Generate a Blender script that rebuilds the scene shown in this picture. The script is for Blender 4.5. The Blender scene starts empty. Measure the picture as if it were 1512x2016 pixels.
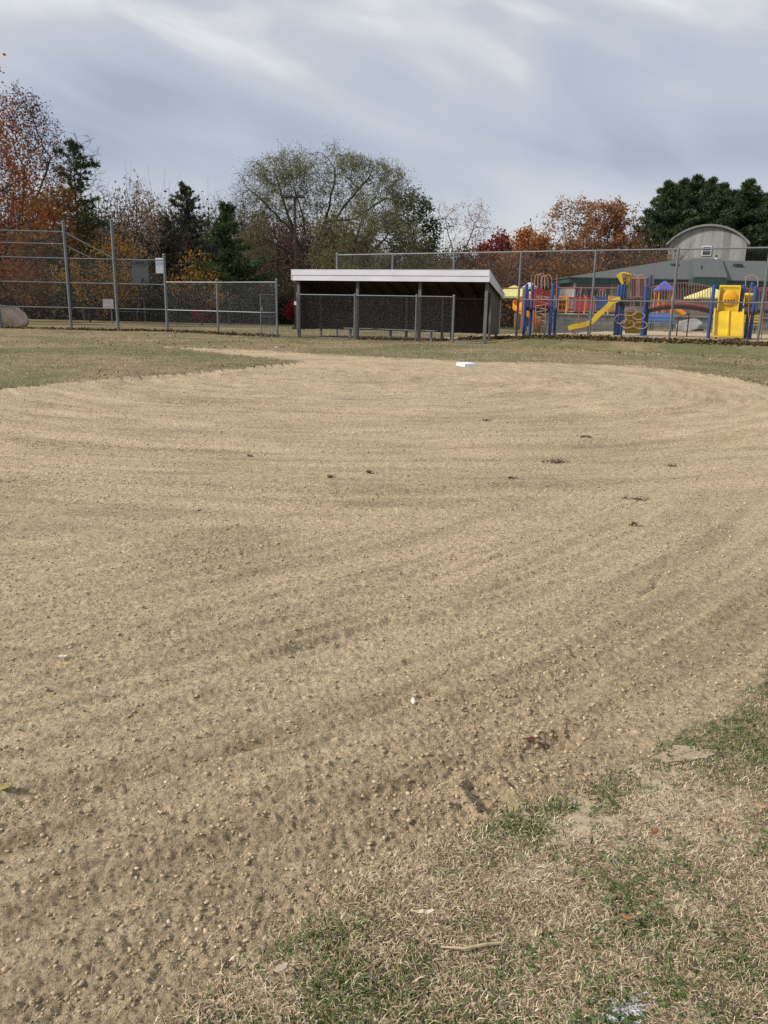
import bpy, bmesh, math, random
import numpy as np
from mathutils import Vector, Matrix

C = bpy.context.scene
COL = C.collection
random.seed(7)
RNG = np.random.default_rng(11)
R = math.radians

# ------------------------------------------------------------------ camera, sky, sun, exposure
W0, H0, FPX = 1512.0, 2016.0, 1550.0
CAM_H = 1.4
PITCH = math.atan(404.0 / FPX)
ROLL = 0.0206
cw = Vector((0, math.cos(PITCH), -math.sin(PITCH)))
cr0 = Vector((1, 0, 0)); cu0 = Vector((0, math.sin(PITCH), math.cos(PITCH)))
cr = cr0 * math.cos(ROLL) + cu0 * math.sin(ROLL)
cu = cu0 * math.cos(ROLL) - cr0 * math.sin(ROLL)
cam_d = bpy.data.cameras.new("camera")
cam = bpy.data.objects.new("camera", cam_d); COL.objects.link(cam)
m = Matrix.Identity(4)
for i in range(3):
    m[i][0], m[i][1], m[i][2] = cr[i], cu[i], -cw[i]
m.translation = (0, 0, CAM_H)
cam.matrix_world = m
cam_d.sensor_fit = 'VERTICAL'; cam_d.sensor_height = 36.0; cam_d.sensor_width = 36.0
cam_d.lens = FPX / H0 * 36.0
cam_d.clip_start = 0.05; cam_d.clip_end = 3000
C.camera = cam

SUN_EL, SUN_AZ = R(34), R(258)      # azimuth clockwise from +Y (where the light comes from)
world = bpy.data.worlds.new("World"); C.world = world; world.use_nodes = True
wn = world.node_tree; wn.nodes.clear()
def N(t, ty, **kw):
    n = t.nodes.new(ty)
    for k, v in kw.items(): setattr(n, k, v)
    return n
def ramp(t, stops, interp='LINEAR'):
    n = N(t, 'ShaderNodeValToRGB'); e = n.color_ramp.elements; n.color_ramp.interpolation = interp
    while len(e) < len(stops): e.new(0.5)
    for k, (p, c) in enumerate(stops):
        e[k].position = p; e[k].color = (c[0], c[1], c[2], 1) if hasattr(c, '__len__') else (c, c, c, 1)
    return n
def sky_nodes(t):
    L = t.links.new
    out = N(t, 'ShaderNodeOutputWorld'); bg = N(t, 'ShaderNodeBackground'); bg.inputs[1].default_value = 0.096
    sky = N(t, 'ShaderNodeTexSky', sky_type='NISHITA', sun_disc=False, sun_elevation=SUN_EL, sun_rotation=SUN_AZ)
    sky.air_density = 1.0; sky.dust_density = 1.5
    tc = N(t, 'ShaderNodeTexCoord'); sep = N(t, 'ShaderNodeSeparateXYZ'); L(tc.outputs['Generated'], sep.inputs[0])
    zc = N(t, 'ShaderNodeMath', operation='MAXIMUM'); L(sep.outputs[2], zc.inputs[0]); zc.inputs[1].default_value = 0.0
    def layer(loc, rot, sc, scale, detail, dist, rough=.5):
        mp = N(t, 'ShaderNodeMapping'); mp.vector_type = 'TEXTURE'; mp.inputs[1].default_value = loc; mp.inputs[2].default_value = (0, rot, 0); mp.inputs[3].default_value = sc
        L(tc.outputs['Generated'], mp.inputs[0])
        n = N(t, 'ShaderNodeTexNoise'); n.inputs['Scale'].default_value = scale; n.inputs['Detail'].default_value = detail
        n.inputs['Distortion'].default_value = dist; n.inputs['Roughness'].default_value = rough
        L(mp.outputs[0], n.inputs[0]); return n
    a = layer((4.29, 5.67, 3.64), R(13), (1.0, 1.0, .40), 2.0, 2, 0.5)
    b = layer((8.28, 0.15, 8.89), R(16), (1.0, 1.0, .26), 3.6, 4, 0.7, .45)
    w = N(t, 'ShaderNodeMix', data_type='FLOAT'); w.inputs[0].default_value = 0.40
    L(a.outputs[0], w.inputs[2]); L(b.outputs[0], w.inputs[3])
    lev = ramp(t, [(0.0, .60), (.085, .54), (.135, .40), (.17, .36), (.21, .40), (.29, .52), (.40, .55), (1.0, .58)]); L(zc.outputs[0], lev.inputs[0])
    k1 = N(t, 'ShaderNodeMath', operation='MULTIPLY_ADD'); k1.inputs[1].default_value = 1.6; k1.inputs[2].default_value = -.80; L(w.outputs[0], k1.inputs[0])
    k2 = N(t, 'ShaderNodeMath', operation='ADD'); L(k1.outputs[0], k2.inputs[0]); L(lev.outputs[0], k2.inputs[1])
    cl = ramp(t, [(0.22, (3.8, 4.25, 5.4)), (0.42, (4.75, 5.15, 6.05)), (0.56, (5.5, 5.75, 6.2)), (0.72, (8.1, 8.15, 8.1))])
    L(k2.outputs[0], cl.inputs[0])
    # paler, slightly warmer veil low over the horizon
    hz = ramp(t, [(0.0, .85), (0.11, 0.5), (0.17, 0.0)], 'EASE'); L(zc.outputs[0], hz.inputs[0])
    cn = layer((1.7, 5.0, 0), 0.1, (1, 1, .5), 2.2, 3, 0.3)
    cm = ramp(t, [(0.42, 0.0), (0.56, 1.0)]); L(cn.outputs[0], cm.inputs[0])
    hf = N(t, 'ShaderNodeMath', operation='MULTIPLY'); L(hz.outputs[0], hf.inputs[0]); L(cm.outputs[0], hf.inputs[1])
    m1 = N(t, 'ShaderNodeMix', data_type='RGBA'); L(hf.outputs[0], m1.inputs[0]); L(cl.outputs[0], m1.inputs[6]); m1.inputs[7].default_value = (7.6, 7.7, 7.6, 1)
    m2 = N(t, 'ShaderNodeMix', data_type='RGBA'); m2.inputs[0].default_value = 0.88
    L(sky.outputs[0], m2.inputs[6]); L(m1.outputs[2], m2.inputs[7])
    L(m2.outputs[2], bg.inputs[0]); L(bg.outputs[0], out.inputs[0])
sky_nodes(wn)

sd = bpy.data.lights.new("sun", 'SUN'); sd.energy = 3.9; sd.angle = R(7); sd.color = (1.0, .955, .88)
sun = bpy.data.objects.new("sun", sd); COL.objects.link(sun)
sdir = Vector((math.sin(SUN_AZ) * math.cos(SUN_EL), math.cos(SUN_AZ) * math.cos(SUN_EL), math.sin(SUN_EL)))
sun.rotation_euler = sdir.to_track_quat('Z', 'Y').to_euler()
C.view_settings.view_transform = 'Standard'; C.view_settings.look = 'None'
C.view_settings.exposure = 0.2; C.view_settings.gamma = 1.0; C.view_settings.use_curve_mapping = False
C.render.engine = 'CYCLES'
C.cycles.max_bounces = 6; C.cycles.transparent_max_bounces = 8
C.cycles.use_denoising = False; C.cycles.sample_clamp_indirect = 2.0; C.cycles.sample_clamp_direct = 6.0

# ------------------------------------------------------------------ pixel <-> world helpers (layout only)
def ray(px, py):
    d = cw * FPX + cr * (px - W0 / 2) + cu * (H0 / 2 - py)
    return d
def P(px, py, Y):
    d = ray(px, py); k = Y / d.y
    return Vector((d.x * k, Y, CAM_H + d.z * k))
def G(px, py, z=0.0):
    d = ray(px, py); k = (z - CAM_H) / d.z
    return Vector((d.x * k, d.y * k, z))
F0 = np.array((-2.4, 38.0)); FD = np.array((.865, -.502)); FN = np.array((.502, .865))
def sstep(v):
    v = np.clip(v, 0, 1); return v * v * (3 - 2 * v)
def terrain(x, y):
    x = np.asarray(x, float); y = np.asarray(y, float)
    d = (x - F0[0]) * FN[0] + (y - F0[1]) * FN[1]; t = (x - F0[0]) * FD[0] + (y - F0[1]) * FD[1]
    return 0.40 * sstep((d + 2.2) / 2.4) * sstep((t - 4) / 8)
def gz(x, y): return float(terrain(x, y))

# ------------------------------------------------------------------ numpy noise
_pr = np.random.default_rng(5)
_perm = _pr.permutation(256); _perm = np.concatenate([_perm, _perm, _perm])
_ang = _pr.random(256) * 2 * math.pi; _gx, _gy = np.cos(_ang), np.sin(_ang)
def perlin(x, y, seed=0):
    x = np.asarray(x, float) + seed * 17.31; y = np.asarray(y, float) + seed * 9.77
    xi = np.floor(x).astype(np.int64); yi = np.floor(y).astype(np.int64); xf = x - xi; yf = y - yi
    xi &= 255; yi &= 255
    def g(i, j, fx, fy):
        h = _perm[_perm[i & 255] + (j & 255)]
        return _gx[h] * fx + _gy[h] * fy
    u = xf * xf * xf * (xf * (xf * 6 - 15) + 10); v = yf * yf * yf * (yf * (yf * 6 - 15) + 10)
    a = g(xi, yi, xf, yf); b = g(xi + 1, yi, xf - 1, yf); c = g(xi, yi + 1, xf, yf - 1); d = g(xi + 1, yi + 1, xf - 1, yf - 1)
    return 1.5 * ((a * (1 - u) + b * u) * (1 - v) + (c * (1 - u) + d * u) * v)
def fbm(x, y, o=4, seed=0, g=.5):
    s = 0; a = 1
    for k in range(o):
        s = s + a * perlin(x * 2 ** k, y * 2 ** k, seed + k * 3); a *= g
    return s

# ------------------------------------------------------------------ mesh helpers
def link_mesh(name, me, mat=None, parent=None):
    o = bpy.data.objects.new(name, me); COL.objects.link(o)
    if mat is not None:
        for mm in (mat if isinstance(mat, (list, tuple)) else [mat]): me.materials.append(mm)
    if parent is not None: o.parent = parent
    return o
def np_mesh(name, verts, faces, mat=None, parent=None, smooth=False, color=None):
    verts = np.asarray(verts, np.float32); faces = np.asarray(faces, np.int32)
    me = bpy.data.meshes.new(name)
    n, k = faces.shape
    me.vertices.add(len(verts)); me.vertices.foreach_set('co', verts.ravel())
    me.loops.add(n * k); me.loops.foreach_set('vertex_index', faces.ravel())
    me.polygons.add(n); me.polygons.foreach_set('loop_start', np.arange(0, n * k, k, dtype=np.int32))
    if smooth: me.polygons.foreach_set('use_smooth', np.ones(n, bool))
    me.update(calc_edges=True)
    if color is not None:
        at = me.color_attributes.new('tint', 'FLOAT_COLOR', 'POINT')
        c = np.ones((len(verts), 4), np.float32); c[:, :3] = color
        at.data.foreach_set('color', c.ravel())
    return link_mesh(name, me, mat, parent)

class MB:
    """collects boxes, bars and tubes; build() links them as one mesh object"""
    def __init__(s): s.v = []; s.f = []
    def add(s, vs, fs):
        b = len(s.v); s.v += [tuple(v) for v in vs]; s.f += [tuple(i + b for i in f) for f in fs]; return s
    def hexa(s, p): return s.add(p, [(0, 3, 2, 1), (4, 5, 6, 7), (0, 1, 5, 4), (1, 2, 6, 5), (2, 3, 7, 6), (3, 0, 4, 7)])
    def box(s, o, u, v, w):
        o, u, v, w = Vector(o), Vector(u), Vector(v), Vector(w)
        return s.hexa([o, o + u, o + u + v, o + v, o + w, o + u + w, o + u + v + w, o + v + w])
    def cbox(s, c, u, v, w):
        c, u, v, w = Vector(c), Vector(u), Vector(v), Vector(w)
        return s.box(c - u / 2 - v / 2 - w / 2, u, v, w)
    def tube(s, pts, r, n=8, cap=True, closed=False):
        pts = [Vector(p) for p in pts]; rs = r if isinstance(r, (list, tuple)) else [r] * len(pts)
        b = len(s.v); m_ = len(pts)
        t0 = (pts[1] - pts[0]).normalized(); up = Vector((0, 0, 1)) if abs(t0.z) < .9 else Vector((1, 0, 0))
        nx = t0.cross(up).normalized()
        for i, p in enumerate(pts):
            if closed: t = (pts[(i + 1) % m_] - pts[i - 1]).normalized()
            else: t = (pts[min(i + 1, m_ - 1)] - pts[max(i - 1, 0)]).normalized()
            nx = (nx - t * nx.dot(t)).normalized(); ny = t.cross(nx)
            for k in range(n):
                a = 2 * math.pi * k / n
                s.v.append(tuple(p + (nx * math.cos(a) + ny * math.sin(a)) * rs[i]))
        for i in range(m_ if closed else m_ - 1):
            i2 = (i + 1) % m_
            for k in range(n):
                k2 = (k + 1) % n
                s.f.append((b + i * n + k, b + i * n + k2, b + i2 * n + k2, b + i2 * n + k))
        if cap and not closed:
            s.f.append(tuple(b + k for k in range(n))[::-1]); s.f.append(tuple(b + (m_ - 1) * n + k for k in range(n)))
        return s
    def sweep(s, pts, prof, wdir, cap=True):
        """sweep a closed profile [(w, h)] along pts; w along wdir, h along the path's normal"""
        pts = [Vector(p) for p in pts]; b = len(s.v); n = len(prof); wdir = Vector(wdir).normalized()
        for i, p in enumerate(pts):
            t = (pts[min(i + 1, len(pts) - 1)] - pts[max(i - 1, 0)]).normalized()
            wd = (wdir - t * wdir.dot(t)).normalized(); h = wd.cross(t)
            if h.z < 0: h = -h
            for (a, c) in prof: s.v.append(tuple(p + wd * a + h * c))
        for i in range(len(pts) - 1):
            for k in range(n):
                k2 = (k + 1) % n
                s.f.append((b + i * n + k, b + i * n + k2, b + (i + 1) * n + k2, b + (i + 1) * n + k))
        if cap: s.f.append(tuple(b + k for k in range(n))); s.f.append(tuple(b + (len(pts) - 1) * n + k for k in range(n)))
        return s
    def sphere(s, c, r, nu=10, nv=6, sc=(1, 1, 1)):
        c = Vector(c); b = len(s.v)
        s.v.append(tuple(c + Vector((0, 0, r * sc[2]))))
        for i in range(1, nv):
            th = math.pi * i / nv
            for k in range(nu):
                a = 2 * math.pi * k / nu
                s.v.append(tuple(c + Vector((r * sc[0] * math.sin(th) * math.cos(a), r * sc[1] * math.sin(th) * math.sin(a), r * sc[2] * math.cos(th)))))
        s.v.append(tuple(c - Vector((0, 0, r * sc[2])))); e = len(s.v) - 1
        for k in range(nu):
            s.f.append((b, b + 1 + k, b + 1 + (k + 1) % nu)); s.f.append((e, b + 1 + (nv - 2) * nu + (k + 1) % nu, b + 1 + (nv - 2) * nu + k))
        for i in range(nv - 2):
            for k in range(nu):
                k2 = (k + 1) % nu
                s.f.append((b + 1 + i * nu + k, b + 1 + (i + 1) * nu + k, b + 1 + (i + 1) * nu + k2, b + 1 + i * nu + k2))
        return s
    def build(s, name, mat, parent=None, smooth=False, bevel=0, origin=None):
        me = bpy.data.meshes.new(name)
        vs = s.v
        if origin is not None: vs = [(v[0] - origin[0], v[1] - origin[1], v[2] - origin[2]) for v in vs]
        me.from_pydata(vs, [], s.f)
        bm = bmesh.new(); bm.from_mesh(me); bmesh.ops.recalc_face_normals(bm, faces=bm.faces); bm.to_mesh(me); bm.free()
        if smooth:
            me.polygons.foreach_set('use_smooth', np.ones(len(me.polygons), bool)); me.set_sharp_from_angle(angle=R(42))
        me.update()
        o = link_mesh(name, me, mat, parent)
        if origin is not None and parent is None: o.location = origin
        if bevel:
            b = o.modifiers.new('bevel', 'BEVEL'); b.width = bevel; b.segments = 2; b.limit_method = 'ANGLE'
        return o
def tag(o, label=None, cat=None, group=None, kind=None):
    if label: o['label'] = label
    if cat: o['category'] = cat
    if group: o['group'] = group
    if kind: o['kind'] = kind
    return o
def thing(name, label, cat, group=None, loc=(0, 0, 0)):
    o = bpy.data.objects.new(name, None); COL.objects.link(o); o.location = loc; o.empty_display_size = .2
    return tag(o, label, cat, group)

# ------------------------------------------------------------------ materials
MATS = {}
def mat(name, col, rough=.8, var=.25, scale=6.0, bump=0.0, bscale=40.0, metal=0.0, stretch=(1, 1, 1), var2=.0, col2=None, spec=.3, trans=0.0):
    if name in MATS: return MATS[name]
    m_ = bpy.data.materials.new(name); m_.use_nodes = True; t = m_.node_tree; L = t.links.new
    bs = t.nodes['Principled BSDF']; bs.inputs['Roughness'].default_value = rough; bs.inputs['Metallic'].default_value = metal
    bs.inputs['Specular IOR Level'].default_value = spec
    tc = N(t, 'ShaderNodeTexCoord'); mp = N(t, 'ShaderNodeMapping'); mp.inputs[3].default_value = stretch; L(tc.outputs['Object'], mp.inputs[0])
    n = N(t, 'ShaderNodeTexNoise'); n.inputs['Scale'].default_value = scale; n.inputs['Detail'].default_value = 6; n.inputs['Roughness'].default_value = .65
    L(mp.outputs[0], n.inputs[0])
    c2 = col2 or tuple(c * (1 - var) for c in col); c1 = tuple(min(1, c * (1 + var)) for c in col)
    rp = ramp(t, [(.3, c2), (.7, c1)]); L(n.outputs[0], rp.inputs[0])
    L(rp.outputs[0], bs.inputs['Base Color'])
    if bump:
        n2 = N(t, 'ShaderNodeTexNoise'); n2.inputs['Scale'].default_value = bscale; n2.inputs['Detail'].default_value = 5; L(mp.outputs[0], n2.inputs[0])
        bp = N(t, 'ShaderNodeBump'); bp.inputs['Strength'].default_value = bump; bp.inputs['Distance'].default_value = .02
        L(n2.outputs[0], bp.inputs['Height']); L(bp.outputs[0], bs.inputs['Normal'])
    MATS[name] = m_; return m_
def leaf_mat(name, cols, trans=.35, rough=.7):
    if name in MATS: return MATS[name]
    m_ = bpy.data.materials.new(name); m_.use_nodes = True; t = m_.node_tree; L = t.links.new; t.nodes.clear()
    out = N(t, 'ShaderNodeOutputMaterial'); ge = N(t, 'ShaderNodeNewGeometry'); tc = N(t, 'ShaderNodeTexCoord')
    n = N(t, 'ShaderNodeTexNoise'); n.inputs['Scale'].default_value = .55; n.inputs['Detail'].default_value = 2; L(tc.outputs['Object'], n.inputs[0])
    mx = N(t, 'ShaderNodeMath', operation='MULTIPLY_ADD'); mx.inputs[1].default_value = .55; L(ge.outputs['Random Per Island'], mx.inputs[0])
    sc = N(t, 'ShaderNodeMath', operation='MULTIPLY_ADD'); sc.inputs[1].default_value = 1.3; sc.inputs[2].default_value = -.43; L(n.outputs[0], sc.inputs[0]); L(sc.outputs[0], mx.inputs[2])
    k = len(cols); rp = ramp(t, [(i / (k - 1), c) for i, c in enumerate(cols)]); L(mx.outputs[0], rp.inputs[0])
    d = N(t, 'ShaderNodeBsdfPrincipled'); d.inputs['Roughness'].default_value = rough; d.inputs['Specular IOR Level'].default_value = .25; L(rp.outputs[0], d.inputs['Base Color'])
    tr = N(t, 'ShaderNodeBsdfTranslucent'); L(rp.outputs[0], tr.inputs[0])
    mi = N(t, 'ShaderNodeMixShader'); mi.inputs[0].default_value = trans; L(d.outputs[0], mi.inputs[1]); L(tr.outputs[0], mi.inputs[2]); L(mi.outputs[0], out.inputs[0])
    MATS[name] = m_; return m_
def tint_mat(name, rough=.85, trans=0.0):
    m_ = bpy.data.materials.new(name); m_.use_nodes = True; t = m_.node_tree; L = t.links.new; t.nodes.clear()
    out = N(t, 'ShaderNodeOutputMaterial'); a = N(t, 'ShaderNodeAttribute'); a.attribute_name = 'tint'
    d = N(t, 'ShaderNodeBsdfPrincipled'); d.inputs['Roughness'].default_value = rough; d.inputs['Specular IOR Level'].default_value = .2; L(a.outputs[0], d.inputs['Base Color'])
    if trans:
        tr = N(t, 'ShaderNodeBsdfTranslucent'); L(a.outputs[0], tr.inputs[0]); mi = N(t, 'ShaderNodeMixShader'); mi.inputs[0].default_value = trans
        L(d.outputs[0], mi.inputs[1]); L(tr.outputs[0], mi.inputs[2]); L(mi.outputs[0], out.inputs[0])
    else: L(d.outputs[0], out.inputs[0])
    return m_
GALV = mat('galvanized_steel', (.155, .17, .185), .5, .18, 3, metal=.35, spec=.4)
GALV_D = mat('weathered_galvanized_steel', (.17, .175, .175), .6, .2, 3, metal=.3)
WIRE = mat('chain_link_wire', (.19, .20, .205), .6, .15, 2, metal=.2)
WOOD = mat('weathered_grey_wood', (.125, .108, .080), .9, .45, 5, .4, 30, stretch=(3, 3, .35))
WOODP = mat('weathered_post_wood', (.13, .125, .115), .9, .35, 6, .4, 30, stretch=(3, 3, .35))
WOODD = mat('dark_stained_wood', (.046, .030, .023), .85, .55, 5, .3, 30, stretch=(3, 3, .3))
WHITE = mat('white_painted_board', (.60, .60, .655), .55, .10, 1.2, .08, 30, stretch=(1, 1, 3))
SHING = mat('dark_shingle', (.05, .05, .055), .9, .3, 30, .3, 60)

# ------------------------------------------------------------------ the field: dirt infield and grass
def pip(x, y, poly):
    x = np.asarray(x); y = np.asarray(y); ins = np.zeros(x.shape, bool); n = len(poly)
    for i in range(n):
        x1, y1 = poly[i]; x2, y2 = poly[(i + 1) % n]
        if y1 == y2: continue
        c = ((y1 > y) != (y2 > y)) & (x < (x2 - x1) * (y - y1) / (y2 - y1) + x1); ins ^= c
    return ins
GP = lambda px, py: tuple(G(px, py))[:2]
DIRT = [GP(*p) for p in [(310, 685.5), (430, 690), (520, 693.5), (620, 700), (800, 708), (950, 715), (1100, 718.5), (1200, 722), (1300, 728), (1400, 742), (1470, 754), (1560, 772), (1680, 830), (1720, 950), (1650, 1120), (1512, 1330), (1450, 1400), (1300, 1490), (1120, 1562), (1000, 1612), (920, 1668), (850, 1705), (740, 1765), (640, 1812), (540, 1868), (470, 1915), (380, 1975), (300, 2040), (150, 2200)]]
DIRT += [(-1.5, .4), (-6, 1.2), (-12, 3), (-16, 8)]
INGRASS = [GP(*p) for p in [(-330, 790), (-150, 782), (0, 770), (120, 757), (230, 748.5), (330, 741), (500, 726.5), (560, 719), (600, 714.5), (585, 712), (480, 702), (380, 691.5), (320, 686.5), (290, 681), (0, 672), (-330, 668)]]
def wobble(x, y):
    k = np.clip(np.hypot(x, y) / 12, .25, 1)
    dx = perlin(x * 1.3, y * 1.3, 3) * .16 * k + perlin(x * 6, y * 6, 4) * .07 * np.clip(k * 2, 0, 1) + perlin(x * 24, y * 24, 8) * .02
    dy = perlin(x * 1.3, y * 1.3, 5) * .16 * k + perlin(x * 6, y * 6, 6) * .07 * np.clip(k * 2, 0, 1) + perlin(x * 24, y * 24, 9) * .02
    return x + dx, y + dy
def is_dirt(x, y):
    xa, ya = wobble(x, y)
    return pip(xa, ya, DIRT) & ~pip(xa, ya, INGRASS)
CEN = ((-8.5, 13.5), (-.8, 16.5))      # the drag mat's turns: along the near grass, and round the infield
def arcs(x, y, k):
    r = np.hypot(x - CEN[k][0], y - CEN[k][1]); a = np.arctan2(x - CEN[k][0], -(y - CEN[k][1]))
    return r, a * 9.0
def arcw(x, y): return sstep((np.asarray(y) - 3.6 - .25 * np.asarray(x)) / 3.2)
def clod_mask(x, y):
    (r, s), (r2, s2) = arcs(x, y, 0), arcs(x, y, 1); w = arcw(x, y)
    v = fbm(r * 1.5, s * .16, 3, 21) * (1 - w) + w * fbm(r2 * 1.1, s2 * .16, 3, 22) + .35 * perlin(x * .9, y * .9, 30)
    return sstep((v - .18) / .5)
FOOT = G(962, 1572); FOOT = (FOOT.x, FOOT.y)
def seg_dist(x, y, pts):
    best = np.full(np.shape(x), 1e9)
    for (ax, ay), (bx, by) in zip(pts[:-1], pts[1:]):
        ux_, uy_ = bx - ax, by - ay; t = np.clip(((x - ax) * ux_ + (y - ay) * uy_) / (ux_ * ux_ + uy_ * uy_), 0, 1)
        best = np.minimum(best, np.hypot(x - ax - ux_ * t, y - ay - uy_ * t))
    return best
RUTS = [([GP(*q) for q in pts], w_, d_) for pts, w_, d_ in (
    ([(-60, 1580), (100, 1552), (210, 1536), (400, 1498), (560, 1462), (700, 1420), (860, 1360)], .030, .020),
    ([(-40, 1300), (150, 1250), (300, 1240)], .03, .010), ([(480, 1290), (570, 1262), (700, 1228), (850, 1192), (1000, 1150)], .028, .017), ([(500, 1312), (600, 1284), (730, 1248), (880, 1208)], .022, .012),
    ([(1322, 1060), (1316, 1110), (1290, 1150), (1255, 1188)], .016, .008), ([(700, 962), (820, 961), (930, 959), (1000, 955)], .035, .028), ([(690, 1000), (820, 996), (960, 986), (1020, 980)], .03, .016),
    ([(1560, 1130), (1460, 1200), (1390, 1248), (1320, 1290), (1240, 1330)], .035, .024), ([(1540, 1185), (1430, 1250), (1340, 1310)], .03, .016), ([(-60, 1880), (80, 1800), (260, 1730), (420, 1660), (640, 1590), (900, 1530), (1100, 1470)], .05, .020),
    ([(-60, 1690), (200, 1650), (420, 1600), (640, 1540)], .035, .013), ([(0, 808), (200, 800), (420, 792)], .05, .012), ([(100, 1225), (330, 1220), (520, 1210), (640, 1196)], .02, .008))]
def rut_fields(x, y):
    g = np.zeros(np.shape(x)); near = np.zeros(np.shape(x)); xw = x + .02 * perlin(x * 3, y * 3, 130) + .008 * perlin(x * 14, y * 14, 131); yw = y + .02 * perlin(x * 3, y * 3, 132) + .008 * perlin(x * 14, y * 14, 133)
    for pts, w_, d_ in RUTS:
        d = seg_dist(xw, yw, pts); br_ = .6 + .6 * perlin(x * 2.2, y * 2.2, 134); g = g + 1.15 * d_ * br_ * (-np.exp(-(d / w_) ** 2) + .55 * np.exp(-((d - 2.3 * w_) / (1.1 * w_)) ** 2)); near = np.maximum(near, np.exp(-(d / (3.0 * w_)) ** 2) * d_ / .02)
    return g, np.clip(near, 0, 1)
def dirt_h(x, y):
    dist = np.hypot(x, y); w = arcw(x, y)
    cm = clod_mask(x, y)
    near = np.clip(1.15 - dist / 16, 0.15, 1)
    def furrows(k):
        r, s = arcs(x, y, k)
        return .014 * fbm(r * 1.7, s * .14, 3, 40 + k) + .016 * (.45 - np.abs(perlin(r * 5.2 + .5 * perlin(x * .7, y * .7, 2), s * .16, 43))) + .007 * perlin(r * 9, s * .09, 46) + .009 * perlin(r * 21, s * .11, 44) * near
    h = furrows(0) * (1 - w) + furrows(1) * w + .012 * perlin(x * .5, y * .5, 41)
    c1 = np.abs(perlin(x * 24, y * 24, 50)); c2 = perlin(x * 46, y * 46, 51); c3 = perlin(x * 95, y * 95, 52)
    h = h + near * ((.003 + .0045 * cm) * np.clip(c1 * 1.5 - .12, 0, 1) + (.0045 + .0045 * cm) * c2 + .0036 * c3)
    h = h + rut_fields(x, y)[0]
    # a shoe print pressed in beside the grass
    fx = (x - FOOT[0]); fy = (y - FOOT[1]); ca, sa = math.cos(.35), math.sin(.35)
    fu = (fx * ca + fy * sa) / .055; fv = (-fx * sa + fy * ca) / .10
    h = h - .024 * sstep((1.25 - np.sqrt(fu ** 2 + fv ** 2)) / .3) + .010 * np.exp(-((np.sqrt(fu ** 2 + fv ** 2) - 1.35) / .18) ** 2)
    return h
def grass_h(x, y):
    return .022 + .014 * sstep((np.hypot(x, y) - 8) / 6) + .012 * perlin(x * 3, y * 3, 60) + .006 * perlin(x * 11, y * 11, 61) + .02 * perlin(x * .35, y * .35, 62)

def bare_at(x, y):
    gb_ = G(1150, 1640)
    v = .55 * fbm(x * 2.1, y * 2.1, 3, 90) + .3 * perlin(x * 7, y * 7, 93) - .1
    return np.maximum(v, 1.0 - np.hypot((x - gb_.x) * .8, (y - gb_.y)) / .15 + .8 * perlin(x * 12, y * 12, 95) + .5 * perlin(x * 30, y * 30, 96))
def ground_nodes(m_):
    t = m_.node_tree; bs = t.nodes['Principled BSDF']; bs.inputs['Roughness'].default_value = .95; bs.inputs['Specular IOR Level'].default_value = .12
    tc = N(t, 'ShaderNodeTexCoord'); return t, bs, tc
def noise(t, src, scale, detail=4, rough=.6, dist=0):
    n = N(t, 'ShaderNodeTexNoise'); n.inputs['Scale'].default_value = scale; n.inputs['Detail'].default_value = detail; n.inputs['Roughness'].default_value = rough; n.inputs['Distortion'].default_value = dist
    t.links.new(src, n.inputs[0]); return n
def mixc(t, f, a, b, bt='MIX'):
    n = N(t, 'ShaderNodeMix', data_type='RGBA', blend_type=bt)
    for sock, v in ((0, f), (6, a), (7, b)):
        if hasattr(v, 'is_linked') or hasattr(v, 'links'): t.links.new(v, n.inputs[sock])
        elif sock == 0: n.inputs[0].default_value = v
        else: n.inputs[sock].default_value = (v[0], v[1], v[2], 1)
    return n.outputs[2]
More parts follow.
